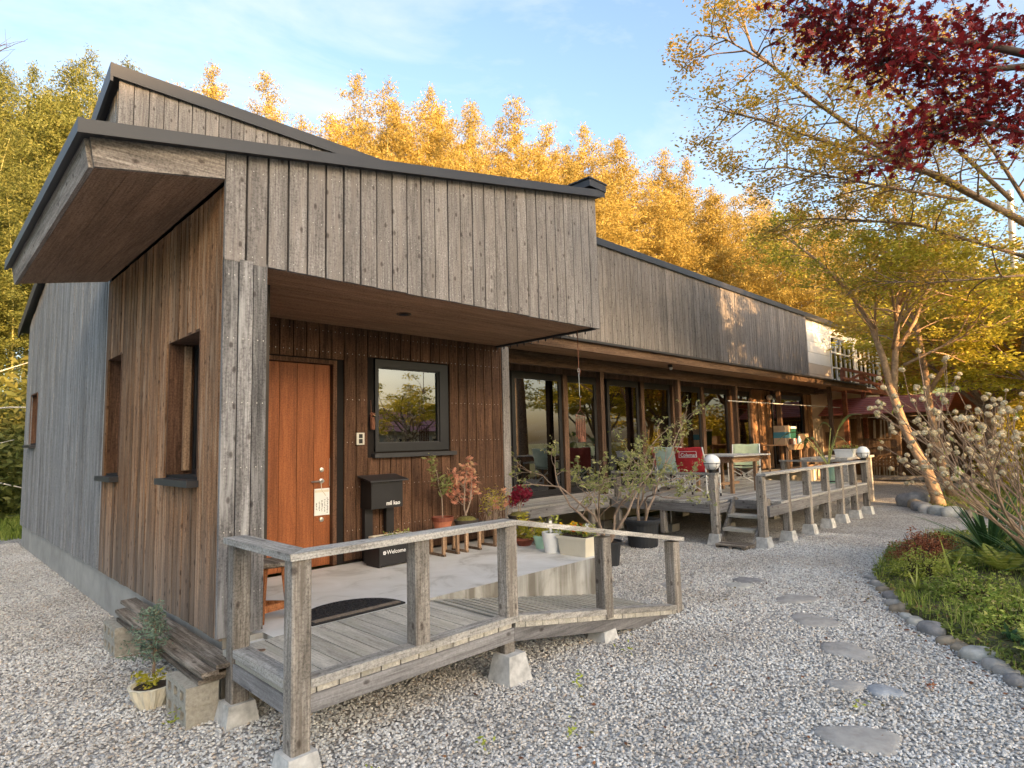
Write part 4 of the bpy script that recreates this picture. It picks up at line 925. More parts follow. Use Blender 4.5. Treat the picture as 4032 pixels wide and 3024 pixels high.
for k, c in enumerate(col):
    base = (.2 if k > 17 else (.65 if k > 10 else .9)) if R1.random() < .8 else R1.random()
    for q in range(5): vv += list(leafquads((c+nrg.normal(size=3)*.008)[None, :], .048, .9, -.2, .2)); rr.append(base+R1.uniform(-.1, .06))
mkobj('blossom', npmesh('blossom', np.array(vv), 4, np.clip(rr, 0, 1)), L_PANSY, t)['kind'] = 'stuff'
# two shrubs in front of the glass doors
def shrub(name, label, c, potf, L, seed, nst, spread=.75, h0=0.0):
    R = random.Random(seed); t = empty(name, c, 0, label, 'potted shrub')
    if potf: potf(t)
    m = MB(); pts = []
    for k in range(nst):
        a = 2*math.pi*k/nst+R.uniform(-.4, .4); q = Vector((c[0]+.06*math.cos(a), c[1]+.06*math.sin(a), c[2]+h0))
        grow(m, q, Vector((math.cos(a)*.32, math.sin(a)*.32, 1)).normalized(), L*R.uniform(.8, 1.15), .020, 0, dict(levels=3, kids=[3, 3, 3], wob=.24, up=[.05, .06, .02], spread=spread, lf=.62, seg=5, taper=.6, t0=.4), pts, R)
    m.build('branches', TWIG, t); leaf_obj('foliage', pts[1::2]+pts[::5], 3, .058, L_SHRUB, t, .02, seed, .42, -.1, .3); return t
def bigpot(t):
    MB().lathe([(.001, 0), (.21, 0), (.225, .02), (.25, .36), (.275, .36), (.285, .41), (.265, .43), (.255, .41), (.25, .38), (.001, .37)], (8.25, 5.45, .0), 28).build('nursery_pot', POTBLACK, t); MB().lathe([(.245, .375), (.1, .40), (.001, .405)], (8.25, 5.45, 0), 18).build('soil', SOIL, t)
shrub('black_pot_shrub', 'budding shrub with bare pale branches in a large black pot', (8.25, 5.45, 0), bigpot, 1.0, 21, 4, .62, .37)
def bigpot2(t):
    MB().lathe([(.001, 0), (.17, 0), (.20, .28), (.22, .28), (.225, .32), (.205, .32), (.20, .30), (.001, .29)], (6.75, 5.05, 0), 24).build('nursery_pot', POTBLACK, t); MB().lathe([(.198, .295), (.001, .315)], (6.75, 5.05, 0), 14).build('soil', SOIL, t)
shrub('porch_side_shrub', 'spreading budding shrub with arching branches behind the pansy trough', (6.75, 5.05, 0), bigpot2, .95, 33, 5, .85, .29)
# wind chime
wc = empty('wind_chime', (5.74, 4.6, 3.0), 0, 'rusty wind chime hanging on long hooks from the porch soffit', 'wind chime')
X, Y = 5.74, 4.60
MB().tube([(X, Y, 3.02), (X+.002, Y, 2.6), (X, Y, 2.5), (X+.02, Y, 2.47), (X+.035, Y, 2.50), (X+.03, Y, 2.53)], .005, 6).build('long_hook', RUSTY, wc)
MB().tube([(X-.015, Y, 2.50), (X-.02, Y, 2.53), (X, Y, 2.555), (X+.02, Y, 2.53), (X, Y, 2.47), (X, Y, 2.22), (X+.015, Y, 2.19), (X+.03, Y, 2.21)], .004, 6).build('wire_hook', STEEL, wc)
MB().tube([(X+.01, Y, 2.20), (X, Y, 2.05), (X-.09, Y, 1.97)], .004, 5).build('hanger', RUSTY, wc); MB().tube([(X, Y, 2.05), (X+.09, Y, 1.97), (X-.09, Y, 1.97)], .006, 5).build('cross_bar', RUSTY, wc)
for k in range(6): xx = X-.08+.032*k; MB().tube([(xx, Y, 1.97), (xx, Y, 1.90), (xx, Y, 1.72-.03*(k % 3))], [.002, .008, .009], 7).build('chime_tube', RUSTY, wc)
MB().lathe([(.001, 0), (.045, 0), (.035, .03), (.02, .07), (.001, .08)], (X+.01, Y, 1.66), 12).build('bell', RUSTY, wc)

# ------------------------------------------------------------------ left side: blocks, planks, plants
def conc_block(label, x, y, z):
    t = empty('concrete_block', (x, y, z), 0, label, 'concrete block', 'concrete blocks under the old planks'); m = MB(); w, l, h = .19, .39, .12
    ys = [0, .04, .105, .1625, .2275, .285, .35, l]
    m.box(x, y, z, x+w, y+l, z+.03); m.box(x, y, z+h-.03, x+w, y+l, z+h)
    for a, b in ((0, .04), (.105, .1625), (.2275, .285), (.35, l)): m.box(x, y+a, z+.03, x+w, y+b, z+h-.03)
    m.box(x+.09, y+.04, z+.03, x+.10, y+.35, z+h-.03)
    m.build('block_body', BLOCKM, t)
conc_block('lower concrete block of the stack by the corner post', 1.275, 4.13, 0.0); conc_block('upper concrete block of the stack by the corner post', 1.268, 4.12, .122)
conc_block('lower concrete block of the far stack by the foundation', 1.285, 5.95, 0.0); conc_block('upper concrete block of the far stack by the foundation', 1.278, 5.94, .122)
for k, (x0, x1, y0, y1, z, lab) in enumerate([(1.335, 1.535, 4.12, 6.20, .246, 'bottom rotten plank of the pile along the left wall'), (1.350, 1.540, 4.07, 6.27, .278, 'second rotten plank from the bottom of the pile'), (1.328, 1.425, 4.03, 6.22, .310, 'narrow outer plank in the middle of the pile'), (1.440, 1.545, 4.13, 6.17, .310, 'narrow inner plank in the middle of the pile'), (1.405, 1.530, 4.00, 6.40, .343, 'topmost rotten plank of the pile along the left wall')]):
    m = MB(); o = m.hexa([(x0, y0+.015*k % .02, z), (x1, y0, z), (x1+.003, y1, z+.002), (x0+.004, y1-.02, z+.002), (x0, y0+.015*k % .02, z+.025), (x1, y0, z+.025), (x1+.003, y1, z+.027), (x0+.004, y1-.02, z+.027)]).build('old_plank', W_OLD); tag(o, lab, 'plank', 'old planks stacked along the left wall')
t = empty('ribbed_planter', (1.235, 4.68, 0), 0, 'cream planter bowl with twisted ribs and a yellow plant', 'planter')
MB().lathe([(.001, .0), (.075, 0), (.11, .07), (.135, .135), (.142, .14), (.125, .14), (.115, .12), (.001, .115)], (1.235, 4.68, .005), 48, wob=lambda a, i: 1+(.09*math.cos(12*a+i*.9) if 0 < i < 4 else 0)).build('bowl', CREAM, t)
MB().lathe([(.113, .122), (.001, .13)], (1.235, 4.68, .005), 12).build('soil', SOIL, t)
leaf_obj('foliage', [(1.21+R1.gauss(0, .035), 4.70+R1.gauss(0, .035), .17+R1.gauss(0, .02)) for _ in range(20)], 7, .04, L_YELLOW, t, .02, 31)
R2 = random.Random(5); sp = empty('spruce_seedling', (1.36, 5.05, 0), 0, 'small blue green conifer seedling in front of the plank pile', 'conifer'); m = MB(); pts = []
base = Vector((1.295, 4.92, 0)); top = Vector((1.285, 4.86, .58)); m.tube([base, base.lerp(top, .5)+Vector((.01, 0, 0)), top], [.012, .009, .003], 6)
for k in range(30):
    z = .22+.34*k/30; q = base.lerp(top, z/.56); a = k*2.4; L = .15*(1-.8*(z-.22)/.36)+.03; tip = q+Vector((math.cos(a)*L-.03, math.sin(a)*L, .05-.02*R2.random())); m.tube([q, q.lerp(tip, .5)+Vector((0, 0, .01)), tip], [.004, .003, .0015], 4)
    for s_ in range(1, 7): pts.append(q.lerp(tip, s_/6))
m.build('trunk', BARKM, sp); leaf_obj('needles', pts, 7, .032, L_SPRUCE, sp, .015, 41, .3, -.1, .2)

# ------------------------------------------------------------------ terrace furniture
def camp_chair(x, y, rz, label, fab, logo=False):
    t = empty('camp_chair', (x, y, DZ), rz, label, 'camp chair', 'folding camp chairs on the terrace'); W, D = .54, .48; al = STEELW
    L = lambda m, n, mt, sm=False: m.build(n, mt, t, world=False, smooth=sm)
    for s in (-1, 1):
        yy = s*W/2
        L(MB().tube([(0, yy, .03), (0, yy, .60)], .012, 8), 'front_leg', al); L(MB().tube([(-D, yy, .03), (-D-.02, yy, .60), (-D-.10, yy, .86)], .012, 8), 'back_leg', al)
        for q in (0, -D): L(MB().tube([(q, yy, .0), (q, yy, .05)], .017, 8), 'foot', BLACKP)
        L(MB().tube([(.02, yy, .08), (-D, yy, .38)], .009, 6), 'side_brace', al); L(MB().tube([(0, yy, .38), (-D, yy, .08)], .009, 6), 'side_brace', al)
        L(MB().box(-D-.04, yy-.022, .60, .03, yy+.022, .62), 'arm_rest', BLACKP)
        L(MB().box(-D-.01, yy-.02, .37, .01, yy+.02, .405), 'joint_bar', BLACKP)
    for q in (0, -D):
        L(MB().tube([(q, -W/2, .07), (q, W/2, .39)], .009, 6), 'cross_brace', al); L(MB().tube([(q, W/2, .07), (q, -W/2, .39)], .009, 6), 'cross_brace', al); L(MB().box(q-.015, -.018, .21, q+.015, .018, .25), 'pivot', BLACKP)
    # sagging seat and back panels
    def panel(P, nu, nv, name):
        m = MB(); g = [[P(i/nu, j/nv) for j in range(nv+1)] for i in range(nu+1)]; b = len(m.v)
        for r in g: m.v += r
        for r in g: m.v += [(p[0]-.004, p[1], p[2]-.003) for p in r]
        k = (nu+1)*(nv+1); w = nv+1
        for i in range(nu):
            for j in range(nv):
                m.f.append((b+i*w+j, b+i*w+j+1, b+(i+1)*w+j+1, b+(i+1)*w+j)); m.f.append((b+k+i*w+j, b+k+(i+1)*w+j, b+k+(i+1)*w+j+1, b+k+i*w+j+1))
        for i in range(nu): m.f.append((b+i*w, b+(i+1)*w, b+k+(i+1)*w, b+k+i*w)); m.f.append((b+i*w+nv, b+k+i*w+nv, b+k+(i+1)*w+nv, b+(i+1)*w+nv))
        for j in range(nv): m.f.append((b+j, b+k+j, b+k+j+1, b+j+1)); m.f.append((b+nu*w+j, b+nu*w+j+1, b+k+nu*w+j+1, b+k+nu*w+j))
        return L(m, name, fab, True)
    panel(lambda u, v: (-D+u*D*1.02, (v-.5)*W, .405-.035*math.sin(math.pi*v)*(.4+.6*math.sin(math.pi*u))), 6, 8, 'seat')
    panel(lambda u, v: (-D-.005-.095*u-.03*math.sin(math.pi*v)*(1-u*.5), (v-.5)*(W-.01), .42+.44*u+.006*math.sin(9*v)), 8, 10, 'backrest')
    if logo:
        m = MB(); xb = -D-.155
        def q(yc, z): f = (z-.42)/.44; v = .5+yc/(W-.01); return (-D-.012-.095*f-.03*math.sin(math.pi*v)*(1-f*.5), yc, z)
        tx = text_mesh('lettering', 'Coleman', .085, PAINTW, t, (0, 0, 0), (0, -1, 0), (0, 0, 1), .25, .002)
        tx.matrix_parent_inverse = Matrix.Identity(4)
        for v in tx.data.vertices: v.co = q(v.co.y+.155, v.co.z+.70)
        for (a, b, c, d) in ((.185, .685, -.155, .69), (-.155, .79, .165, .785), (.165, .785, .185, .685), (-.155, .69, -.155, .79)):
            for k in range(6):
                y0, z0, y1, z1 = a+(c-a)*k/6, b+(d-b)*k/6, a+(c-a)*(k+1)/6, b+(d-b)*(k+1)/6; p0, p1 = Vector(q(y0, z0)), Vector(q(y1, z1)); m.tube([p0, p1], .004, 4)
        L(m, 'logo_outline', PAINTW)
    return t
STEELW = plain('pale_aluminium_tube', (.72, .72, .70), .4, .0, .05)
camp_chair(10.12, 5.32, 0.0, 'red canvas camp chair with white lettering on its back', FAB_RED, True)
camp_chair(10.80, 6.18, .1, 'pale mint camp chair left of the red chair', FAB_MINT)
camp_chair(11.35, 6.45, -.6, 'faded pinkish red camp chair peeking over the red one', FAB_PINK)
camp_chair(12.10, 5.55, math.pi+.25, 'pale green camp chair facing the camera behind the table', FAB_GREEN)
tb = empty('garden_table', (11.1, 5.4, DZ), -.12, 'wooden terrace table with a bleached slatted top and slanted apron', 'table')
LT = lambda m, n, mt: m.build(n, mt, tb, world=False)
for k in range(9): LT(MB().box(-.62, -.56+k*.125, .665, .62+.03*(k % 2), -.445+k*.125, .69), 'top_slat', W_DECKX)
for s in (-1, 1):
    LT(MB().extr([(s*.5-.015, -.5, .66), (s*.5-.015, .5, .66), (s*.5-.015, .36, .555), (s*.5-.015, -.36, .555)], (.03, 0, 0)), 'apron', W_TANX)
    LT(MB().extr([(-.55, s*.42-.015, .66), (.55, s*.42-.015, .66), (.42, s*.42-.015, .555), (-.42, s*.42-.015, .555)], (0, .03, 0)), 'apron', W_TANX)
    for q in (-1, 1): LT(MB().box(s*.40-.03, q*.36-.03, 0, s*.40+.03, q*.36+.03, .66), 'leg', W_TAN)
LT(MB().box(-.38, -.03, .12, .38, .03, .17), 'stretcher', W_TANX)
def worktable(x, y, w, d, h, label):
    t = empty('work_table', (x, y, DZ), 0, label, 'table', 'work tables by the house wall')
    MB().box(x, y, DZ+h-.03, x+w, y+d, DZ+h).build('top', W_TANX, t); MB().extr([(x+.02, y+.03, DZ+h-.032), (x+w-.02, y+.03, DZ+h-.032), (x+w-.14, y+.03, DZ+h-.15), (x+.14, y+.03, DZ+h-.15)], (0, .03, 0)).build('apron', W_TANX, t)
    for xx in (x+.14, x+w-.19):
        for yy in (y+.06, y+d-.10): MB().box(xx, yy, DZ, xx+.05, yy+.05, DZ+h-.03).build('leg', W_TAN, t)
    MB().box(x+.19, y+.07, DZ+.12, x+w-.19, y+.10, DZ+.17).build('stretcher', W_TANX, t)
worktable(16.4, 6.25, 1.25, .65, .78, 'tan work table holding boxes and a green cooler'); worktable(17.9, 6.3, 1.35, .6, .80, 'tan work table with a slanted apron right of the post')
TT = DZ+.78
t = empty('carton_stack', (16.9, 6.5, TT), 0, 'cardboard box standing on a teal printed carton', 'box'); MB().box(16.60, 6.38, TT, 16.98, 6.68, TT+.17).build('lower_carton', CARD, t); MB().box(16.60, 6.378, TT+.17, 16.985, 6.68, TT+.33).build('teal_carton', TEAL, t); MB().box(16.6, 6.38, TT+.33, 16.97, 6.67, TT+.50).build('upper_carton', CARD, t)
t = empty('green_cooler', (17.2, 6.5, TT), 0, 'dark green cooler with a white lid on the work table', 'cooler'); MB().hexa([(17.05, 6.4, TT), (17.38, 6.4, TT), (17.38, 6.7, TT), (17.05, 6.7, TT), (17.03, 6.38, TT+.42), (17.40, 6.38, TT+.42), (17.40, 6.72, TT+.42), (17.03, 6.72, TT+.42)]).build('cooler_body', COOLG, t); MB().box(17.02, 6.37, TT+.42, 17.41, 6.73, TT+.48).build('lid', WHITEP, t)
for k, (x, mt, lab) in enumerate(((16.80, RUSTY, 'dark brown jar in front of the cartons'), (16.93, WHITEP, 'white tin in front of the cartons'), (17.02, FAB_PINK, 'pinkish tin beside the white tin'))):
    t = MB().lathe([(.001, 0), (.05, 0), (.05, .14), (.046, .15), (.001, .15)], (x, 6.30, TT), 14).build('storage_tin', mt); tag(t, lab, 'tin', 'tins on the work table')
t = MB().lathe([(.001, 0), (.055, 0), (.055, .12), (.03, .17), (.03, .22), (.001, .22)], (17.30, 6.28, TT), 14).build('water_bottle', plain('pale_blue_plastic', (.42, .60, .64), .3)); tag(t, 'pale blue plastic bottle in front of the cooler', 'bottle')
for k in range(2):
    t = MB().box(18.02, 6.36, DZ+.80+k*.13, 18.25, 6.56, DZ+.925+k*.13).build('small_carton', CARD); tag(t, ('lower' if k == 0 else 'upper')+' of two small tan cartons stacked beside the post', 'box', 'small stacked cartons')
# globe lamps
def globe(x, y, label):
    t = empty('globe_lamp', (x, y, 1.11), 0, label, 'lamp', 'white globe lamps on the terrace railing')
    MB().lathe([(.001, 0), (.055, 0), (.055, .03), (.06, .05), (.001, .05)], (x, y, 1.11), 16).build('lamp_base', BLACKP, t); MB().sphere((x, y, 1.275), .128, 24, 16).build('globe', GLOBE, t, smooth=True)
    ring = [(x+.131*math.cos(a), y+.131*math.sin(a), 1.262) for a in [2*math.pi*k/24 for k in range(25)]]; MB().tube(ring, .005, 5, cap=False).build('cage_ring', BLACKP, t)
    for k in range(6): a = 2*math.pi*k/6; MB().tube([(x+.131*math.cos(a), y+.131*math.sin(a), 1.262), (x+.105*math.cos(a), y+.105*math.sin(a), 1.185), (x+.055*math.cos(a), y+.055*math.sin(a), 1.155)], .004, 5).build('cage_rib', BLACKP, t)
globe(9.135, 4.68, 'white globe lamp on the railing post by the steps'); globe(14.32, 3.92, 'white globe lamp on the far railing corner post')
# bird of paradise plant
t = empty('strelitzia_plant', (13.85, 4.47, DZ), 0, 'tall broad leafed plant in a green pot on the terrace', 'potted plant'); pot_round(t, (13.85, 4.47, DZ), .13, .175, .36, POTGREEN, .012)
MB().lathe([(.001, 0), (.12, 0), (.15, .05), (.001, .05)], (13.85, 4.47, DZ+.002), 20).build('saucer', POTBLACK, t)
def broadleaf(parent, base, mid, tip, w, mat):
    base, mid, tip = Vector(base), Vector(mid), Vector(tip); MB().tube([base, base.lerp(mid, .5)+Vector((0, 0, .05)), mid], [.014, .011, .008], 6).build('stem', L_STREL_STEM, parent)
    m = MB(); n = 8; d = (tip-mid); side = d.cross(Vector((0, 0, 1))).normalized(); rows = []
    for i in range(n+1):
        u = i/n; c = mid+d*u+Vector((0, 0, .10*math.sin(math.pi*u)-.10*u*u)); ww = w*math.sin(math.pi*min(1, u*.92+.06))**.7; rows.append((c-side*ww+Vector((0, 0, .25*ww)), c, c+side*ww+Vector((0, 0, .25*ww))))
    for a, b in zip(rows, rows[1:]): m.poly([a[0], a[1], b[1], b[0]]); m.poly([a[1], a[2], b[2], b[1]])
    me = m.mesh('blade'); at = me.attributes.new('rnd', 'FLOAT', 'FACE'); at.data.foreach_set('value', np.full(len(me.polygons), rng.random(), dtype=np.float32)); mkobj('leaf_blade', me, mat, parent, smooth=True)
L_STREL_STEM = plain('pale_green_stem', (.35, .36, .12), .6)
bp = (13.85, 4.47, 1.0)
for mid, tip, w in (((13.75, 4.20, 1.75), (13.7, 3.72, 2.15), .09), ((13.7, 4.32, 1.80), (13.6, 4.55, 1.86), .10), ((13.8, 4.30, 1.62), (13.9, 3.95, 1.30), .09), ((13.6, 4.85, 1.70), (13.4, 5.4, 1.55), .09), ((13.65, 4.75, 1.48), (13.5, 5.0, 1.40), .07), ((13.8, 4.70, 1.55), (13.9, 4.95, 1.50), .08)):
    broadleaf(t, bp, mid, tip, w, L_STREL)
bt = empty('timber_bench', (16.6, 5.2, DZ-.3), 0, 'rough timber plant bench beyond the terrace end', 'bench')
for x in (15.2, 17.0):
    for y in (4.5, 5.4): MB().box(x, y, 0, x+.1, y+.1, 1.08).build('leg', W_RAIL, bt)
for k in range(3): MB().box(15.1, 4.46+k*.38, 1.08, 17.2, 4.72+k*.38, 1.13).build('top_plank', W_RAIL, bt)
t = empty('white_trough', (15.9, 4.7, 1.13), 0, 'white trough planter standing on the timber bench', 'planter'); trough(t, 15.5, 15.75, 4.45, 4.85, 1.13, .19, WHITEP); leaf_obj('foliage', [(15.62+R1.gauss(0, .08), 4.65+R1.gauss(0, .1), 1.36) for _ in range(14)], 8, .07, L_COVER, t, .03, 51)
t = MB().tube([(14.6, 6.95, 2.575), (22.3, 6.7, 2.555)], .014, 8).build('laundry_pole', STEELW); tag(t, 'long pale laundry pole hung under the terrace eave', 'pole')
t = empty('wall_lamp', (18.9, 7.7, 2.85), 0, 'round white lamp on the house wall under the eave', 'lamp'); MB().sphere((18.9, 7.66, 2.85), .09, 16, 10).build('shade', WHITEP, t, smooth=True); MB().box(18.86, 7.7, 2.8, 18.94, 7.79, 2.9).build('bracket', BLACKP, t)
t = empty('eave_spotlight', (11.2, 6.5, 3.2), 0, 'small spotlight fixed under the terrace eave', 'lamp'); MB().lathe([(.001, 0), (.05, 0), (.05, .06), (.001, .06)], (11.2, 6.55, 3.14), 14).build('lamp_can', BLACKP, t); MB().sphere((11.2, 6.53, 3.12), .035, 10, 8).build('bulb', GLOBE, t)
t = empty('pendant_lamp', (11.28, 10, 2.4), 0, 'lit cone pendant lamp inside seen through the glass door', 'lamp'); MB().lathe([(.26, 0), (.24, .03), (.03, .13), (.001, .14)], (11.28, 10, 2.38), 24).build('cone_shade', WHITEP, t); MB().lathe([(.001, 0), (.24, .0), (.001, .01)], (11.28, 10, 2.375), 20).build('lit_diffuser', LAMPLIT, t); MB().tube([(11.28, 10, 2.5), (11.28, 10, 3.12)], .006, 5).build('cord', BLACKP, t)

# ------------------------------------------------------------------ stones
def stone(name, label, x, y, sx, sy, h, mat, seed, rz=0, group=None, sink=.35):
    R = random.Random(seed); m = MB(); nu, nv = 16, 7; ph = [R.uniform(0, 6.28) for _ in range(4)]
    for i in range(nv+1):
        th = math.pi*i/nv
        for k in range(nu):
            a = 2*math.pi*k/nu; w = 1+.15*math.cos(2*a+ph[0])+.11*math.cos(3*a+ph[1])+.06*math.cos(5*a+ph[2])+.05*math.cos(3*th+4*a); s = math.sin(th)**.6
            px, py, pz = sx*w*s*math.cos(a), sy*w*s*math.sin(a), -math.copysign(abs(math.cos(th))**.75, math.cos(th))*h*(1+.12*math.cos(a+ph[3]))
            m.v.append((x+px*math.cos(rz)-py*math.sin(rz), y+px*math.sin(rz)+py*math.cos(rz), pz+h*(1-2*sink)))
    for i in range(nv):
        for k in range(nu): k2 = (k+1) % nu; m.f.append((i*nu+k, i*nu+k2, (i+1)*nu+k2, (i+1)*nu+k))
    o = m.build(name, mat, smooth=True); tag(o, label, 'stone', group); return o
SG = 'flat stepping stones across the gravel'
for k, (x, y, sx, sy, rz, mt, lab) in enumerate([(7.02, 3.22, .17, .17, 0, ST_DARK, 'dark flat stepping stone farthest up the gravel path'), (6.72, 3.20, .16, .14, .5, ST_PALE, 'pale flat stone touching the dark far stepping stone'), (6.53, 2.50, .22, .19, -.7, ST_GREY, 'grey stepping stone, fourth from the front of the path'), (5.88, 2.11, .21, .20, -.6, ST_GREY, 'pale grey stepping stone, third from the front of the path'), (5.23, 1.65, .19, .20, -.6, ST_GREY, 'grey stepping stone, second large one from the front'), (4.52, 1.45, .12, .11, .2, ST_GREY, 'small grey stone next to the bluish stone'), (4.59, 1.24, .10, .12, -.5, ST_BLUE, 'bluish speckled stone in the gravel path'), (3.80, 1.165, .20, .19, -.75, ST_GREY, 'large grey stepping stone nearest to the camera'), (6.28, 3.76, .20, .16, .2, ST_GREY, 'grey stepping stone just beyond the ramp end')]):
    stone('stepping_stone', lab, x, y, sx, sy, .022, mt, 60+k, rz, SG, .46)
BG = 'rounded border stones along the garden bed'
bs = [(5.29, .64, .11, ST_DARK), (5.42, .70, .10, ST_GREY), (5.52, .78, .12, ST_GREY), (5.68, .89, .15, ST_PALE), (5.81, 1.02, .10, ST_TAN), (5.93, 1.12, .11, ST_TAN), (6.16, 1.27, .15, ST_DARK), (6.37, 1.43, .10, ST_PALE), (6.50, 1.53, .08, ST_PALE), (6.70, 1.63, .12, ST_TAN), (6.89, 1.71, .11, ST_GREY), (7.17, 1.80, .12, ST_DARK), (7.42, 1.93, .10, ST_TAN), (7.65, 2.05, .11, ST_GREY), (7.95, 2.18, .09, ST_GREY)]
names_ = {id(ST_DARK): 'dark', id(ST_GREY): 'grey', id(ST_PALE): 'pale', id(ST_TAN): 'tan'}
ords = ['nearest', 'second', 'third', 'fourth', 'fifth', 'sixth', 'seventh', 'eighth', 'ninth', 'tenth', 'eleventh', 'twelfth', 'thirteenth', 'fourteenth', 'farthest']
for k, (x, y, s, mt) in enumerate(bs): stone('border_stone', f'{names_[id(mt)]} rounded stone edging the garden bed, {ords[k]} from the camera', x, y, s*.80, s*.62, s*.42, mt, 90+k, rng.uniform(0, 3), BG, .32)
for k, (x, y, s, mt) in enumerate([(16.3, 3.5, .38, ST_DARK), (15.9, 3.38, .22, ST_TAN), (15.48, 3.20, .22, ST_DARK), (15.15, 3.02, .20, ST_GREY), (14.97, 2.78, .20, ST_PALE), (14.75, 2.52, .22, ST_PALE), (14.70, 2.25, .18, ST_TAN), (14.72, 1.98, .16, ST_PALE)]):
    stone('mossy_bed_stone', f'{names_[id(mt)]} stone round the leaning tree, ' + ['first', 'second', 'third', 'fourth', 'fifth', 'sixth', 'seventh', 'eighth'][k] + ' from the house side', x, y, s, s*.75, s*.6, mt, 120+k, rng.uniform(0, 3), 'stones round the leaning tree', .3)

# ------------------------------------------------------------------ buildings beyond the house
wb_ = empty('white_annex', (23.8, 8.2, 0), 0, 'pale two storey annex with gridded windows beyond the timber house', 'building')
m = MB(); m.box(23.8, 8.22, 0, 34, 14, 4.35); m.build('lower_wall', WALLT, wb_)
for k in range(10): MB().box(23.82, 8.195, .3+k*.41, 33.9, 8.22, .3+k*.41+.40).build('siding_board', WALLT, wb_)
MB().box(23.8, 8.23, 4.35, 34, 14, 6.1).build('upper_wall', WALLW, wb_)
for k in range(4): MB().box(23.82, 8.205, 4.40+k*.43, 33.9, 8.23, 4.40+k*.43+.42).build('siding_board', WALLW, wb_)
MB().box(23.65, 8.15, .0, 23.80, 8.24, 6.1).build('corner_trim', WALLW, wb_)
MB().box(23.5, 8.0, 6.1, 34.3, 14.3, 6.24).build('roof', METAL_DARK, wb_)
for (a, b, c, d, nx, nz) in ((26.6, 29.6, 3.75, 5.65, 5, 3), (30.0, 33.2, 3.75, 5.65, 5, 3)):
    w = empty('grid_window', (a, 8.2, c)); w.parent = wb_; w.matrix_parent_inverse = mat_of(wb_).inverted()
    m = MB(); 
    for i in range(nx+1): x = a+(b-a)*i/nx; m.box(x-.035, 8.15, c, x+.035, 8.2, d)
    for i in range(nz+1): z = c+(d-c)*i/nz; m.box(a-.035, 8.146, z-.03, b+.035, 8.196, z+.03)
    m.build('window_grid', WALLW, w)
    MB().box(a, 8.185, c, b, 8.194, d).build('pane', GLASS, w)
bal = empty('red_balcony', (26, 7, 3.4), 0, 'red stained timber balcony in front of the pale annex', 'balcony')
for x in (23.9, 26.2, 28.8, 31): MB().box(x, 6.95, 0, x+.14, 7.09, 4.0).build('post', W_RED, bal)
for (z, h) in ((3.95, .10), (3.62, .09), (3.25, .18)): MB().box(23.7, 6.93, z, 31.4, 6.99, z+h).build('rail', W_RED, bal)
MB().bar((23.9, 7.0, 3.5), (26.2, 7.0, 3.98), .05, .09).build('brace', W_RED, bal); MB().bar((26.3, 7.0, 3.98), (28.8, 7.0, 3.4), .05, .09).build('brace', W_RED, bal)
for k in range(8): MB().box(23.7, 7.1+k*.135, 3.40, 31.4, 7.1+k*.135+.125, 3.44).build('floor_plank', W_RED, bal)
sh = empty('red_roofed_shed', (25.2, 6.0, 0), 0, 'open garden shed with red ribbed roof and lattice panel', 'shed')
for k in range(8):
    x0, x1 = 24.7+k*.2, 24.7+(k+1)*.2+.02; z0, z1 = 2.36+k*.082, 2.36+(k+1)*.082
    ya, yb = 4.1, 8.75-.055*k
    MB().hexa([(x0, ya, z0), (x1, ya, z1), (x1, yb, z1), (x0, yb, z0), (x0, ya, z0+.035), (x1, ya, z1+.02), (x1, yb, z1+.02), (x0, yb, z0+.035)]).build('roof_sheet', ROOFRED, sh)
MB().hexa([(26.3, 3.4, 3.02), (28.2, 3.4, 2.36), (28.2, 8.7, 2.36), (26.3, 8.7, 3.02), (26.3, 3.4, 3.05), (28.2, 3.4, 2.39), (28.2, 8.7, 2.39), (26.3, 8.7, 3.05)]).build('back_roof', ROOFRED, sh)
MB().box(25.0, 3.5, 2.25, 25.1, 8.6, 2.36).build('eave_beam', W_SHED, sh)
for y in (3.6, 4.6, 5.62, 6.85): MB().box(25.0, y, 0, 25.13, y+.12, 2.25).build('post', W_SHED, sh)
MB().box(25.05, 7.25, 0, 25.2, 8.6, 2.25).build('plaster_wall', MUDWALL, sh); MB().box(25.03, 7.85, 1.15, 25.05, 8.1, 1.75).build('small_window', W_SHED, sh)
MB().box(24.9, 3.5, 0, 25.2, 7.2, .14).build('sill_beam', W_RAIL, sh)
y = 5.75; k = 0
while y < 6.84: MB().box(25.04, y, .88, 25.06, y+.10, 1.43).build('wall_board', W_SHED, sh); y += .108
for z in (.84, 1.12, 1.43): MB().box(25.0, 5.74, z, 25.035, 6.85, z+.05).build('rail', W_SHED, sh)
lt = MB()
for k in range(-4, 12):
    a = 5.74+k*.12
    for sgn in (1, -1):
        p0, p1 = (a, .50), (a+.34*sgn, .84)
        if sgn < 0: p0, p1 = (a+.34, .50), (a, .84)
        if min(p0[0], p1[0]) < 5.72 or max(p0[0], p1[0]) > 6.87: continue
        lt.bar((25.02+.008*sgn, p0[0], p0[1]), (25.02+.008*sgn, p1[0], p1[1]), .035, .014, (1, 0, 0))
lt.build('lattice', W_TANX, sh); MB().box(25.0, 5.74, .45, 25.04, 6.85, .50).build('rail', W_SHED, sh)
MB().box(27.9, 3.6, 0, 28.0, 8.6, 2.3).build('back_wall', W_SHED, sh)
ORD9 = ['first', 'second', 'third', 'fourth', 'fifth', 'sixth', 'seventh', 'eighth', 'ninth']
for k in range(9):
    y = 5.85+k*.11; t = MB().tube([(25.6+.1*(k % 3), y, .1), (25.9, y+rng.uniform(-.15, .15), 2.15)], .025, 6).build('leaning_pole', DEADW); tag(t, f'pale pole leaning inside the red roofed shed, {ORD9[k]} from the right', 'pole', 'poles leaning inside the shed')
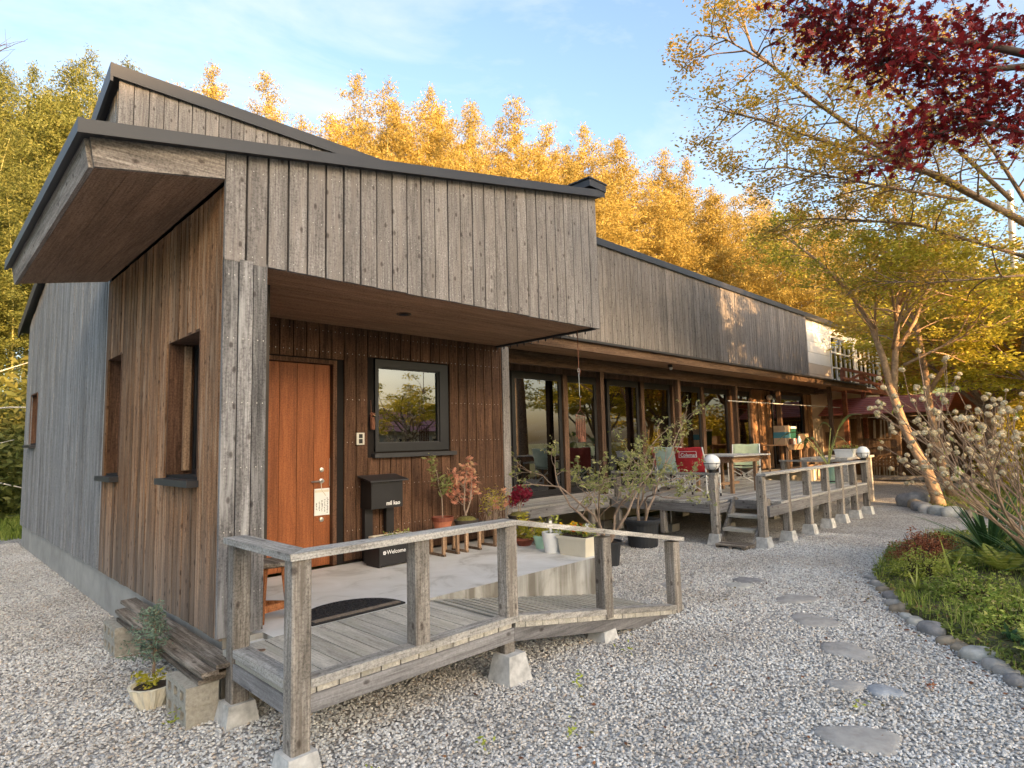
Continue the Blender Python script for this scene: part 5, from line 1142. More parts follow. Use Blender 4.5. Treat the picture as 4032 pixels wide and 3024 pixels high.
nb = empty('neighbour_house', (36, -40, 0), 0, 'low red roofed neighbour house mirrored in the porch window', 'house')
MB().box(26, -44, 0, 46, -36, 3.0).build('wall', WALLT, nb); MB().extr([(25, -45, 2.9), (25, -40, 5.2), (25, -35, 2.9)], (22, 0, 0)).build('roof', ROOFRED, nb)
for x in (29, 33, 37, 41): MB().box(x, -35.97, 1.0, x+1.6, -35.94, 2.2).build('window', FRAME, nb)
pl = empty('utility_pole', (31.9, 2.72, 0), 0, 'grey steel utility pole at the right edge behind the white flowers', 'pole')
MB().tube([(32.75, 2.98, 0), (31.75, 2.48, 11.5)], [.14, .11], 16).build('pole_shaft', POLE, pl)
for z in (2.6, 4.2, 5.9): u = z/11.5; MB().tube([(32.75-u*1.0-.02, 2.98-u*.5, z), (32.75-u*1.0-.02, 2.98-u*.5, z+.10)], .16, 16).build('pole_band', STEEL, pl)
MB().tube([(31.0, 3.9, 2.0), (31.2, 3.7, 8.5)], .012, 5).build('stay_wire', STEEL, pl)

# ------------------------------------------------------------------ bamboo
def bamboo_variant(seed, lm):
    R = random.Random(seed); r = np.random.default_rng(seed); H = 15.0
    bend = Vector((R.uniform(-1, 1), R.uniform(-1, 1), 0)).normalized()*R.uniform(.4, 1.3)
    f = lambda u: Vector((bend.x*u**3, bend.y*u**3, H*u-.25*u**6))
    m = MB(); m.tube([f(i/14) for i in range(15)], [.05*(1-.9*(i/14)**1.3) for i in range(15)], 6); culm = m.mesh('culm')
    C = []
    n = 58
    for k in range(n):
        u = .20+.80*(k/n)**.95; p = f(u)
        for q in range(3 if u > .4 else 2):
            a = R.uniform(0, 6.28); L = (1.75*min(1, (1-u)/.30)**.8+.14)*R.uniform(.4, 1.25)
            d = Vector((math.cos(a), math.sin(a), R.uniform(.25, .9))); nl = int(66*L+10)
            ts = r.random(nl)**.7
            pts = np.array(p)[None, :] + ts[:, None]*L*np.array(d)[None, :]; pts[:, 2] -= .38*L*ts**2.2
            pts += r.normal(size=pts.shape)*np.array([.12, .12, .10]); C.append(pts)
    C = np.concatenate(C); v = leafquads(C, .15, .28, .5, .2, r)
    rn = np.clip(.15+.55*r.random(len(C))+.3*(C[:, 2]/H-.3), 0, 1)
    return culm, npmesh('bamboo_leaves', v, 4, rn)
CULM = plain('bamboo_culm', (.36, .34, .12), .5, 0, .25, 2)
BV = [bamboo_variant(200+k, None) for k in range(7)]
for cm, lm_ in BV: cm.materials.append(CULM); lm_.materials.append(L_BAMBOO)
BVG = []
for cm, lm_ in BV[:4]:
    c2, l2 = cm.copy(), lm_.copy(); l2.materials.clear(); l2.materials.append(L_BAMBOOG); BVG.append((c2, l2))
AZ = np.radians([5, 20.0, 25.9, 31.4, 37.0, 44.8, 52.3, 60.8, 70.7, 82.9, 100]); TE = np.array([.33, .375, .435, .50, .535, .565, .61, .605, .575, .56, .52])
def ordinal(n):
    one = ['', 'first', 'second', 'third', 'fourth', 'fifth', 'sixth', 'seventh', 'eighth', 'ninth', 'tenth', 'eleventh', 'twelfth', 'thirteenth', 'fourteenth', 'fifteenth', 'sixteenth', 'seventeenth', 'eighteenth', 'nineteenth']
    if n < 20: return one[n]
    t = n//10; return {2: 'twentieth', 3: 'thirtieth', 4: 'fortieth', 5: 'fiftieth', 6: 'sixtieth'}[t] if n % 10 == 0 else {2: 'twenty', 3: 'thirty', 4: 'forty', 5: 'fifty', 6: 'sixty'}[t]+'-'+one[n % 10]
def place_bamboo():
    R = random.Random(77); sides = 0; nb_ = 0
    cnt = {}
    for row, (d0, f0, step) in enumerate(((25, .64, 1.75), (29, .84, 1.25), (33, .95, .98), (37, 1.0, .98), (42, .98, 1.2))):
        a = math.radians(16 if row > 1 else 27)
        while a < math.radians(101):
            d = d0*R.uniform(.95, 1.06); x, y = d*math.cos(a), d*math.sin(a)
            a += step*R.uniform(.7, 1.3)/d0*(.72 if a > math.radians(76) else 1.06)
            if y < 16.5 and x < 26 or y < 9.5: continue
            te = float(np.interp(math.atan2(y, x), AZ, TE)); top = 1.68+d*te*f0*R.choice((.84, .88, .90, .92, .94, .95, .97, 1.0, 1.05)); z0 = terrain(x, y)
            H = top-z0
            if H < 4: continue
            green = math.atan2(y, x) > math.radians(78)
            cm, lm_ = (R.choice(BVG) if green else R.choice(BV)); s = H/15
            tone = 'green' if green else 'golden'; dep = ['front', 'second', 'middle', 'fourth', 'back'][row]; cnt[row] = cnt.get(row, 0)+1
            e = empty('bamboo', (x, y, z0-.1), R.uniform(0, 6.28), f'feathery {tone} bamboo in the {dep} row of the grove, {ordinal(cnt[row])} from the right', 'bamboo', f'bamboo in the {dep} row of the grove'); w = s**.4
            e.scale = (w*R.uniform(.85, 1.25), w*R.uniform(.85, 1.25), s)
            for nm, me in (('culm', cm), ('leaf_plume', lm_)):
                o = bpy.data.objects.new(nm, me); COL.objects.link(o); o.parent = e
            nb_ += 1
    return nb_
print('bamboo', place_bamboo())
# undergrowth on the left slope
def bush_mesh(seed, n, R_, size, mat, stops=None):
    r = np.random.default_rng(seed); d = unit(r.normal(size=(n, 3))); rad = r.uniform(.55, 1, n)[:, None]**.6
    k = 1+.25*np.sin(d[:, 0:1]*5+seed)+.2*np.sin(d[:, 1:2]*7+seed*2)+.15*np.sin(d[:, 2:3]*9)
    c = d*rad*k*np.array(R_); c[:, 2] = np.abs(c[:, 2]); me = npmesh('leaves', leafquads(c, size, .4, .2, .4, r), 4, np.clip(r.random(n)*.6+.4*c[:, 2]/R_[2], 0, 1)); me.materials.append(mat); return me
UB = [bush_mesh(300+k, 5200, (2.0, 2.0, 2.6), .24, L_BAMBOOG) for k in range(3)]
for k, (x, y, s, lab) in enumerate([(-1.5, 19.5, .8, 'low green thicket left of the house near the grass'), (1.2, 20.8, .95, 'green thicket just behind the left house corner'), (.2, 24.5, 1.5, 'tall green thicket up the left slope'), (-3.5, 23, 1.5, 'leafy thicket at the left picture edge'), (2.8, 22.5, 1.2, 'green thicket half hidden by the left wall')]):
    e = empty('thicket', (x, y, terrain(x, y)), k*1.3, lab, 'bush', 'green thickets left of the house'); e.scale = (s, s, s)
    o = bpy.data.objects.new('foliage', UB[k % 3]); COL.objects.link(o); o.parent = e
R3 = random.Random(9)
for k in range(12):
    x, y = R3.uniform(-1.0, 2.0), R3.uniform(17.6, 19.3); z = .35+.26*k; L = R3.uniform(1.5, 3.2); a = R3.uniform(-.6, .8)
    t = MB().tube([(x-L/2, y, z-L*a*.4), (x, y+.2, z+.06), (x+L/2, y+.1, z+L*a*.4)], [.022, .018, .009], 5).build('fallen_cane', DEADW); tag(t, f'bleached dead cane in the thicket left of the house, {ordinal(k+1)} from the ground up', 'cane', 'dead canes in the left thicket')

# ------------------------------------------------------------------ trees on the right
def limb_tree(name, label, trunk, limbs, bark, P, lm, per, size, seed, jit=.06, palm=False, step=.28, Lsub=1.1, flat=.55, aspect=.5, group=None, keep=None, rsub=.018):
    R = random.Random(seed); t = empty(name, trunk[0][0], 0, label, 'tree', group); m = MB(); pts = []
    m.tube([q for q, _ in [(p[:3] if len(p) > 3 else p, 0) for p in [tuple(x[0]) for x in trunk]]], [x[1] for x in trunk], 12)
    for path, r0, r1 in limbs:
        path = [Vector(q) for q in path]; n = len(path); m.tube(path, [r0+(r1-r0)*i/(n-1) for i in range(n)], 8)
        tot = sum((b-a).length for a, b in zip(path, path[1:])); s = .25*tot; side = 1
        while s < tot:
            acc = 0
            for a, b in zip(path, path[1:]):
                L = (b-a).length
                if acc+L >= s: q = a.lerp(b, (s-acc)/L); d = (b-a).normalized(); break
                acc += L
            u = s/tot; side = -side; lat = Vector((d.y, -d.x, 0))*side
            dd = (d*.6+lat*.8+Vector((R.gauss(0, .25), R.gauss(0, .25), R.gauss(.1, .25)))).normalized(); dd.z *= flat
            grow(m, q, dd.normalized(), Lsub*(1.15-.6*u)*R.uniform(.7, 1.2), rsub*(1.2-.6*u), 1, P, pts, R); s += step*R.uniform(.7, 1.3)
        pts.append(path[-1])
    m.build('trunk', bark, t, smooth=True); leaf_obj('crown', pts, per, size, lm, t, jit, seed, aspect, .25, .75, palm, keep=keep); return t
PM = dict(levels=3, kids=[0, 3, 3], wob=.16, up=[0, .02, .01], spread=.8, lf=.6, seg=3, flat=.5, vert=.5, taper=.55, sides=6)
# leaning multi-stem tree with sunlit bark
limb_tree('leaning_tree', 'leaning pale barked tree catching the low sun beyond the terrace', [((16.05, 2.97, -.1), .17), ((16.0, 3.0, .25), .125), ((16, 3.14, .84), .11), ((16, 3.33, 1.3), .102), ((16, 3.46, 1.69), .098), ((16, 3.58, 2.15), .094), ((16, 3.65, 2.5), .092), ((16, 3.70, 2.75), .085)],
    [([(16, 3.68, 2.6), (16, 3.80, 3.4), (15.9, 3.97, 4.2), (15.7, 4.3, 5.0), (15.3, 4.9, 5.9), (14.9, 5.5, 6.6)], .085, .02), ([(16, 3.66, 2.5), (16.1, 3.58, 3.4), (16.1, 3.45, 4.5), (16.2, 3.3, 5.6), (16.3, 3.4, 7.2)], .085, .02), ([(16.1, 3.5, 3.6), (16.4, 3.2, 4.2), (16.9, 2.9, 5.2), (17.4, 2.5, 6.0)], .05, .015), ([(16.1, 3.5, 4.2), (15.5, 3.4, 4.9), (14.7, 3.2, 5.3), (14.0, 3.4, 5.4)], .035, .01), ([(16.0, 3.6, 3.6), (15.6, 3.3, 4.3), (15.1, 2.9, 4.8), (14.6, 2.5, 5.2)], .035, .01), ([(16.1, 3.4, 4.6), (15.6, 2.8, 5.4), (15.2, 2.4, 6.2)], .03, .01), ([(15.9, 3.9, 4.1), (15.5, 3.7, 5.0), (15.0, 3.5, 5.9)], .03, .01), ([(16.0, 3.4, 3.2), (16.2, 2.8, 3.5), (16.5, 2.0, 3.9), (16.5, 1.3, 4.0)], .035, .01)],
    BARKL, PM, L_OLIVE, 12, .09, 401, .09, step=.26, Lsub=1.25, keep=lambda c: ~((c[:, 1] > 3.9) & (c[:, 2] < 5.2)))
limb_tree('second_lit_tree', 'forked pale trunk behind the leaning tree', [((18.3, 3.1, -.1), .11), ((18.15, 3.28, 1.2), .09), ((18, 3.36, 2.3), .085), ((18, 3.39, 3.2), .08)],
    [([(18, 3.39, 3.2), (18.2, 3.5, 4.4), (18.4, 3.9, 5.6), (18.5, 4.2, 6.8)], .08, .02), ([(18, 3.37, 2.6), (18.2, 2.8, 3.6), (18.6, 2.2, 4.6), (19, 1.6, 5.2)], .06, .015), ([(18.2, 3.5, 4.2), (19.2, 4.2, 5.0), (20.0, 5.0, 5.4)], .04, .012), ([(18.2, 3.5, 4.6), (17.6, 2.6, 5.4), (17.0, 1.9, 5.8)], .04, .012)],
    BARKL, PM, L_YELLOW, 6, .10, 402, .1, step=.28, Lsub=1.3, keep=lambda c: ~((c[:, 1] > 3.9) & (c[:, 2] < 5.4)))
# tall maple whose limbs sweep over the yard
limb_tree('overhanging_maple', 'tall maple sweeping sparse orange green branches in from the right', [((15.9, .1, -.1), .24), ((15.7, .25, 1.5), .21), ((15.5, .4, 3.4), .18), ((15.0, .7, 5.3), .15)],
    [([(15.23, .61, 5.2), (13.05, 1.96, 6.3), (11.35, 2.92, 6.57), (9.94, 3.85, 6.97), (9.15, 4.45, 7.15)], 0.0612, 0.0070), ([(14.6, .95, 5.5), (12.31, 2.64, 6.79), (11.14, 3.41, 7.62), (10.14, 4.01, 8.4), (9.83, 4.17, 9.54)], 0.0612, 0.0126), ([(10.57, 3.77, 8.12), (9.6, 4.28, 8.5), (9.15, 4.6, 8.5)], 0.0216, 0.0056), ([(13.65, 1.71, 5.91), (11.86, 2.89, 6.12), (10.58, 3.72, 6.29), (9.77, 4.26, 6.18)], 0.0288, 0.0056), ([(15.4, .7, 4.8), (13.93, 2.58, 5.78), (12.68, 3.81, 5.93), (12.07, 4.41, 5.9)], 0.0360, 0.0070), ([(14.3, 1.1, 5.9), (13.01, 2.24, 7.66), (12.33, 3.03, 9.0), (11.76, 3.45, 10.12)], 0.0432, 0.0105), ([(15.3, .6, 5.0), (14.6, 1.3, 7), (14.0, 2.0, 8.6), (13.6, 2.6, 10)], 0.0432, 0.0105), ([(15.2, .7, 4.6), (14.2, 2.4, 4.6), (13.4, 3.4, 4.7)], 0.0252, 0.0070)],
    BARKM, PM, L_ORANGE, 7, .075, 403, .10, step=.22, Lsub=1.0)
# dark red maple close by
RC = [(5.2, 1.45, 5.01), (5.46, 1.21, 4.9), (5.95, .98, 5.11), (6.5, .69, 5.27), (6.67, .41, 5.08), (5.81, .89, 4.72), (6.36, .63, 4.7), (5.55, 1.01, 4.73), (5.35, 1.3, 5.11), (6.06, .99, 4.24), (6.12, .77, 4.35), (6.42, .61, 4.4), (6.33, .45, 4.16), (5.83, 1.1, 4.08), (6.25, .88, 4.66), (6.52, .35, 4.53), (5.45, 1.12, 4.65), (5.05, 1.59, 5.14)]
def red_maple():
    R = random.Random(12); r = np.random.default_rng(12)
    t = empty('red_maple', (6.9, -1.2, 0), 0, 'dark red Japanese maple hanging into the top right corner', 'tree'); m = MB(); pts = []
    m.tube([(6.9, -1.2, -.1), (6.95, -1.1, 1.2), (6.85, -.8, 2.6), (6.8, -.5, 3.8)], [.11, .095, .08, .065], 10)
    def limb(path, r0, r1): m.tube([Vector(q) for q in path], [r0+(r1-r0)*i/(len(path)-1) for i in range(len(path))], 7)
    limb([(6.8, -.5, 3.8), (6.75, .1, 4.75), (6.4, .6, 5.0), (5.95, 1.0, 5.05), (5.2, 1.45, 5.05)], .05, .008); limb([(6.8, -.5, 3.7), (6.8, .2, 4.1), (6.4, .62, 4.3), (5.85, 1.05, 4.12)], .04, .007); limb([(6.75, .1, 4.75), (6.35, .65, 4.75), (5.8, .95, 4.7), (5.45, 1.15, 4.66)], .03, .006)
    for c in RC:
        c = Vector(c)
        for k in range(15):
            q = c+Vector((R.gauss(0, .17), R.gauss(0, .15), R.gauss(0, .10))); s = c+Vector((R.gauss(0, .05), R.gauss(0, .05), R.gauss(0, .03))); m.tube([s, s.lerp(q, .5)+Vector((0, 0, .02)), q], [.005, .004, .002], 4); pts += [q, s.lerp(q, .6)]
    m.build('trunk', BARKD, t, smooth=True); leaf_obj('crown', pts, 6, .088, L_RED, t, .085, 77, palm=True)
red_maple()
# background broadleaf trees: two kinds, copied
def crown_variant(seed, h, lm, n_l, size):
    R = random.Random(seed); m = MB(); pts = []; th = h*.32
    m.tube([(0, 0, -.2), (.05, .05, th*.6), (0, .1, th)], [.17, .14, .12], 8)
    for k in range(7): a = k*.9+R.uniform(-.2, .2); grow(m, Vector((0, .1, th*R.uniform(.75, 1.0))), Vector((math.cos(a)*.8, math.sin(a)*.8, R.uniform(.35, 1.2))).normalized(), h*.36, .07, 0, dict(levels=3, kids=[4, 4, 3], wob=.14, up=[.06, .02, 0], spread=.85, lf=.55, seg=3, flat=.55, vert=.6, taper=.5), pts, R)
    tm = m.mesh('trunk'); r = np.random.default_rng(seed); c = np.repeat(np.array([tuple(q) for q in pts]), n_l, axis=0); c += r.normal(size=c.shape)*np.array([.22, .22, .07])
    return tm, c, size
def inst_tree(name, label, loc, s, tm, lm_, rz, group=None):
    e = empty(name, loc, rz, label, 'tree', group); e.scale = (s, s, s)
    for nm, me in (('trunk', tm), ('crown', lm_)): o = bpy.data.objects.new(nm, me); COL.objects.link(o); o.parent = e; 
    return e
TV = []
for seed, h, mt, nl, sz, bk in ((501, 8.5, L_YELLOW, 13, .17, BARKM), (502, 8.0, L_OLIVE, 13, .17, BARKM), (503, 8.5, L_ORANGE, 12, .17, BARKM)):
    tm, c, size = crown_variant(seed, h, None, nl, sz); r = np.random.default_rng(seed); lm_ = npmesh('leaves', leafquads(c, size, .5, .15, .85, r), 4, np.clip(r.random(len(c))*.7+.3*(c[:, 2]/h), 0, 1)); tm.materials.append(bk); lm_.materials.append(mt); TV.append((tm, lm_))
for k, (x, y, s, v, lab) in enumerate([(23.5, 1.2, 1.0, 0, 'bright yellow green maple behind the white blossom shrub'), (27.5, 3.0, 1.2, 0, 'large yellow maple near the steel pole'), (37, 15.5, 1.45, 2, 'orange tinged tree over the pale annex roof'), (36, 5.0, 1.5, 1, 'tall olive tree far behind the steel pole'), (29.5, -.5, 1.15, 2, 'orange tinged tree at the right picture edge'), (38, 12, 1.6, 0, 'yellow tree on the slope beyond the annex'), (34, 1.0, 1.3, 0, 'yellow green tree behind the pole at the right edge'), (43, 9, 1.8, 2, 'distant orange tree on the far slope'), (44, 17, 1.7, 1, 'distant olive tree next to the bamboo slope'), (19.5, .8, .75, 0, 'small yellow green maple just behind the blossom shrub'), (25.6, -.6, 1.0, 1, 'olive maple low at the right edge'), (36.5, 8.4, 1.2, 1, 'olive tree filling the gap beside the pale annex'), (21.5, 2.6, .95, 2, 'orange tinged maple right behind the forked trunk')]):
    tm, lm_ = TV[v]; inst_tree('broadleaf_tree', lab, (x, y, terrain(x, y)), s, tm, lm_, k*1.7, 'broadleaf trees beyond the terrace')
UBY = []
for k in range(2):
    me = UB[k].copy(); me.materials.clear(); me.materials.append((L_YELLOW, L_OLIVE)[k]); UBY.append(me)
for k, (x, y, s, lab) in enumerate([(21.0, .9, .55, 'yellow green bush low behind the blossom shrub'), (24.5, 1.8, .8, 'olive bush right of the red roofed shed'), (27.5, 1.2, 1.0, 'yellow green bush between shed and steel pole'), (30.5, 3.6, 1.1, 'olive bush at the foot of the steel pole'), (33.5, 2.2, 1.3, 'yellow green bush behind the steel pole'), (29, 0, 1.0, 'olive bush at the right edge far back')]):
    e = empty('garden_bush', (x, y, terrain(x, y)), k*1.3, lab, 'bush', 'bushes beyond the mossy bed'); e.scale = (s, s, s)
    o = bpy.data.objects.new('foliage', UBY[k % 2]); COL.objects.link(o); o.parent = e
# evergreens added outside the view to keep sun off the far upper wall
def shade_evergreen(seed):
    R = random.Random(seed); r = np.random.default_rng(seed); m = MB(); m.tube([(0, 0, -.2), (.1, 0, 5), (0, .1, 10.4)], [.2, .15, .03], 8); C = []
    for k in range(46):
        z = 6.2+4.2*k/46; a = k*2.4; L = 2.3*(1-((z-6.2)/4.6)**1.8)+.5; d = Vector((math.cos(a), math.sin(a), R.uniform(-.1, .25))); m.tube([(0, 0, z), d*L*.5+Vector((0, 0, z+.1)), d*L+Vector((0, 0, z))], [.05, .03, .01], 4)
        ts = r.random(170)**.6; p = np.array([0, 0, z])+ts[:, None]*L*np.array(d); p += r.normal(size=p.shape)*np.array([.28, .28, .16]); C.append(p)
    C = np.concatenate(C); lm_ = npmesh('leaves', leafquads(C, .26, .4, .1, .7, r), 4, r.random(len(C))); tm = m.mesh('trunk'); tm.materials.append(BARKD); lm_.materials.append(L_DARK); return tm, lm_
EV = [shade_evergreen(601), shade_evergreen(602)]
for k, (x, y, s, lab) in enumerate([(17.1, -5.0, 1.0, 'nearer umbrella pine added out of view to shade the upper wall'), (19.9, -5.3, 1.05, 'farther umbrella pine added out of view to shade the upper wall')]):
    tm, lm_ = EV[k % 2]; inst_tree('shade_pine', lab, (x, y, terrain(x, y)), s, tm, lm_, k*1.1, 'pines added out of view to shade the upper wall')

inst_tree('garden_maple', 'leafy maple mirrored in the porch window', (20.0, -15.9, 0), .85, *TV[1], .4)
cmesh = bush_mesh(333, 9000, (2.3, 1.9, 6.2), .30, L_DARK)
e = empty('shade_bush', (18.0, -5.6, 0), 0, 'dense dark bush added out of view to shade the wall below the eave', 'shrub'); o = bpy.data.objects.new('foliage', cmesh); COL.objects.link(o); o.parent = e  # added outside the view to block low sun from the wall under the eave
# bare twigs top left
t = empty('bare_tree', (-1.2, 9.8, 0), 0, 'leafless tree whose thin twigs enter the top left corner', 'tree'); R4 = random.Random(44); m = MB(); pts = []
m.tube([(-1.3, 9.9, -.1), (-1.2, 9.7, 2.5), (-.9, 9.5, 4.6), (-.4, 9.2, 5.6)], [.08, .07, .05, .03], 8)
for d0 in ((.9, -.6, .35), (.75, -.5, .75), (.5, -.4, 1.0), (-.4, .3, 1.0)): grow(m, Vector((-.4, 9.2, 5.5)), Vector(d0).normalized(), 1.0, .018, 0, dict(levels=2, kids=[4, 4], wob=.12, up=[.03, .03], spread=.6, lf=.5, seg=4, taper=.5), pts, R4)
m.build('trunk', BARKD, t)

# ------------------------------------------------------------------ paperbush in bloom
def paperbush():
    R = random.Random(15); base = Vector((8.35, .32, .05)); t = empty('paperbush', base, 0, 'paperbush with round cream flower heads on bare brown branches', 'shrub'); m = MB(); pts = []
    P = dict(levels=3, kids=[3, 4, 3], wob=.07, up=[.03, .06, .07], spread=.55, lf=.66, seg=4, taper=.76, t0=.5, sides=7)
    for k in range(13):
        a = 2*math.pi*k/13+R.uniform(-.2, .2); el = R.uniform(.55, 1.5); d = Vector((math.cos(a)*.8, math.sin(a)*.8+.25, el)).normalized()
        grow(m, base+Vector((.08*math.cos(a), .08*math.sin(a), 0)), d, 1.12*R.uniform(.85, 1.15), .019, 0, P, pts, R)
    m.build('branches', PAPERTWIG, t)
    r = np.random.default_rng(4); fm = MB(); fm.sphere((0, 0, 0), .021, 8, 6)
    d = unit(r.normal(size=(60, 3)))
    for v in d:
        u = np.cross(v, [.3, .5, .8]); u /= np.linalg.norm(u); w = np.cross(v, u); c = v*.025; q = .0095
        fm.poly([c-u*q, c-w*q+v*.005, c+u*q, c+w*q+v*.005])
    me = fm.mesh('flower_head'); at = me.attributes.new('rnd', 'FLOAT', 'FACE'); at.data.foreach_set('value', r.random(len(me.polygons)).astype(np.float32)); me.materials.append(L_BLOOM)
    tips = pts[3::4]; R.shuffle(tips); more = tips[290:900]; tips = sorted(tips[:290], key=lambda q: -q.y)
    for q in tips:
        o = bpy.data.objects.new('flower_head', me); COL.objects.link(o); o.parent = t; o.location = Vector(q)+Vector((0, 0, -.015)); o.matrix_parent_inverse = mat_of(t).inverted(); s = R.uniform(.75, 1.2); o.scale = (s, s, s*.85); o.rotation_euler = (0, 0, R.uniform(0, 6))
    co = np.array([v.co[:] for v in me.vertices]); polys = [tuple(p.vertices) for p in me.polygons]; bv, bf = [], []
    for q in more:
        k0 = len(bv); sc_ = R.uniform(.7, 1.15); bv += [tuple(np.array(q)+v*sc_) for v in co]; bf += [tuple(i+k0 for i in p) for p in polys]
    m2 = bpy.data.meshes.new('flower_heads'); m2.from_pydata(bv, [], bf); at = m2.attributes.new('rnd', 'FLOAT', 'FACE'); at.data.foreach_set('value', r.random(len(bf)).astype(np.float32)); mkobj('flower_heads', m2, L_BLOOM, t)['kind'] = 'stuff'
    leaf_obj('young_leaves', tips[::3]+more[::4], 2, .06, L_LIME, t, .02, 5, .3, -.6, .2)
paperbush()

# ------------------------------------------------------------------ garden bed planting
def inpoly(px, py, poly):
    n = len(poly); ins = np.zeros(len(px), bool); j = n-1
    for i in range(n):
        xi, yi = poly[i]; xj, yj = poly[j]; c = ((yi > py) != (yj > py)) & (px < (xj-xi)*(py-yi)/(yj-yi+1e-12)+xi); ins ^= c; j = i
    return ins
def scatter(poly, n, x0, x1, y0, y1, r):
    x = r.uniform(x0, x1, n); y = r.uniform(y0, y1, n); k = inpoly(x, y, poly); return x[k], y[k]
def blades(x, y, h, w, lean, r, z0=.06):
    n = len(x); a = r.uniform(0, 6.28, n); hh = h*r.uniform(.4, 1.2, n); le = lean*r.random(n)*hh; b = r.uniform(0, 6.28, n)
    base = np.stack([x, y, np.full(n, z0)], 1); u = np.stack([np.cos(a), np.sin(a), 0*a], 1)*(w/2); tip = base+np.stack([np.cos(b)*le, np.sin(b)*le, hh], 1)
    mid = base+np.stack([np.cos(b)*le*.3, np.sin(b)*le*.3, hh*.6], 1)
    return np.stack([base-u, base+u, mid+u*.7, tip, mid-u*.7], 1).reshape(-1, 3)
rg = np.random.default_rng(99)
x, y = scatter(BED1, 26000, 4.6, 12.5, .0, 2.5, rg); k = rg.random(len(x)) < .12+.6*(np.sin(x*2.1+y*3.3)*np.cos(y*4.1-x) > .1); x, y = x[k], y[k]
hmap = .08+.13*np.clip(np.sin(x*1.7+1)*np.sin(y*3.1)+.4, 0, 1)
o = mkobj('bed_grass', npmesh('bed_grass', blades(x, y, hmap, .007, .7, rg), 5, rg.random(len(x))), L_GRASS); tag(o, 'tufts of fresh green grass growing through the garden bed', 'grass', kind='stuff')
x, y = scatter(BED1, 34000, 4.6, 12.5, .0, 2.5, rg); z = .06+(.03+.12*np.clip(np.sin(x*4.3)*np.sin(y*5.1+x), 0, 1))*rg.random(len(x))
o = mkobj('bed_cover', npmesh('bed_cover', leafquads(np.stack([x, y, z], 1), .038, .6, 0, .8, rg), 4, np.clip(rg.random(len(x))*.8+.25*(np.sin(x*5)*np.sin(y*6) > .55), 0, 1)), L_COVER); tag(o, 'mixed low leafy ground cover in the garden bed', 'ground cover', kind='stuff')
x, y = scatter(BED2, 16000, 14.5, 24, -1, 3.6, rg)
o = mkobj('moss_cover', npmesh('moss_cover', blades(x, y, .05+.06*rg.random(len(x)), .02, .8, rg, .05), 5, rg.random(len(x))), L_GRASS); tag(o, 'short mossy grass round the leaning tree', 'grass', kind='stuff')
x = rg.uniform(-7, 3.5, 22000); y = rg.uniform(15.6, 21, 22000)
o = mkobj('slope_grass', npmesh('slope_grass', blades(x, y, np.full(len(x), .22), .02, .8, rg, .0), 5, rg.random(len(x))*.8), L_GRASS); tag(o, 'bright green grass at the foot of the left slope', 'grass', kind='stuff')
# fallen leaves and weeds in the gravel
x = rg.uniform(2, 7.5, 170); y = rg.uniform(.4, 3.2, 170)
o = mkobj('fallen_leaves', npmesh('fallen_leaves', leafquads(np.stack([x, y, np.full(170, .02)], 1), .03, .55, 0, .95, rg), 4, rg.random(170)), L_DRY); tag(o, 'scattered dry brown leaves lying on the gravel', 'leaf litter', kind='stuff')
x, y = scatter(YARD, 900, 5.0, 8.5, .5, 2.5, rg); k = (rg.random(len(x)) < .8); x, y = x[k], y[k]; d = np.abs(y-(.63+(x-5.28)*.6)); k = d < .35
o = mkobj('edge_litter', npmesh('edge_litter', leafquads(np.stack([x[k], y[k], np.full(k.sum(), .018)], 1), .035, .5, 0, .95, rg), 4, rg.random(k.sum())), L_DRY); tag(o, 'brown leaf litter gathered along the bed edge', 'leaf litter', kind='stuff')
R5 = random.Random(50)
for k, (x, y, s, lab) in enumerate([(4.05, 2.88, .12, 'small bright weed under the ramp beam'), (3.3, 2.75, .07, 'tiny weed beside the middle concrete footing'), (2.3, 2.6, .09, 'tiny green weed in the gravel before the deck'), (1.72, 2.75, .08, 'tiny green weed behind the near corner post'), (2.75, 2.35, .07, 'little weed alone in the open gravel'), (4.75, 1.02, .10, 'reddish weed beside the bluish stone'), (1.22, 4.22, .09, 'small weed at the foot of the near concrete block'), (4.15, 1.28, .09, 'small yellowish weed between the stepping stones')]):
    t = empty('weed', (x, y, 0), 0, lab, 'weed', 'weeds in the gravel'); leaf_obj('leaves', [(x, y, .02+.02*q) for q in range(4)], 4, .034, L_AZALEA if k == 5 else L_LIME, t, s*.26, 600+k)
# strap leaved clump
def straps(name, label, c, n, L, w, mat, seed, lift=.9, parent=None):
    R = random.Random(seed); t = empty(name, c, 0, label, 'plant')
    for k in range(n):
        a = R.uniform(0, 6.28); el = R.uniform(.35, 1.25); l = L*R.uniform(.6, 1.1); d = Vector((math.cos(a)*math.cos(el), math.sin(a)*math.cos(el), math.sin(el))); side = Vector((-math.sin(a), math.cos(a), 0)); m = MB(); rows = []
        for i in range(6):
            u = i/5; q = Vector(c)+d*l*u+Vector((0, 0, -.45*l*u*u*(1.1-el/1.6))); ww = w*(1-.9*u**2.2)/2; rows.append((q-side*ww, q+Vector((0, 0, -.25*ww)), q+side*ww))
        for r0, r1 in zip(rows, rows[1:]): m.poly([r0[0], r0[1], r1[1], r1[0]]); m.poly([r0[1], r0[2], r1[2], r1[1]])
        me = m.mesh('leaf'); at = me.attributes.new('rnd', 'FLOAT', 'FACE'); at.data.foreach_set('value', np.full(len(me.polygons), R.random(), dtype=np.float32)); mkobj('leaf', me, mat, t, smooth=True)
straps('strap_leaf_clump', 'large clump of dark green strap leaves under the blossom branches', (9.6, 1.30, .1), 110, 1.15, .04, L_STRAP, 71)
straps('strap_leaf_clump', 'dark strap leaf clump at the very right edge of the bed', (8.9, .80, .1), 80, .95, .04, L_STRAP, 72)
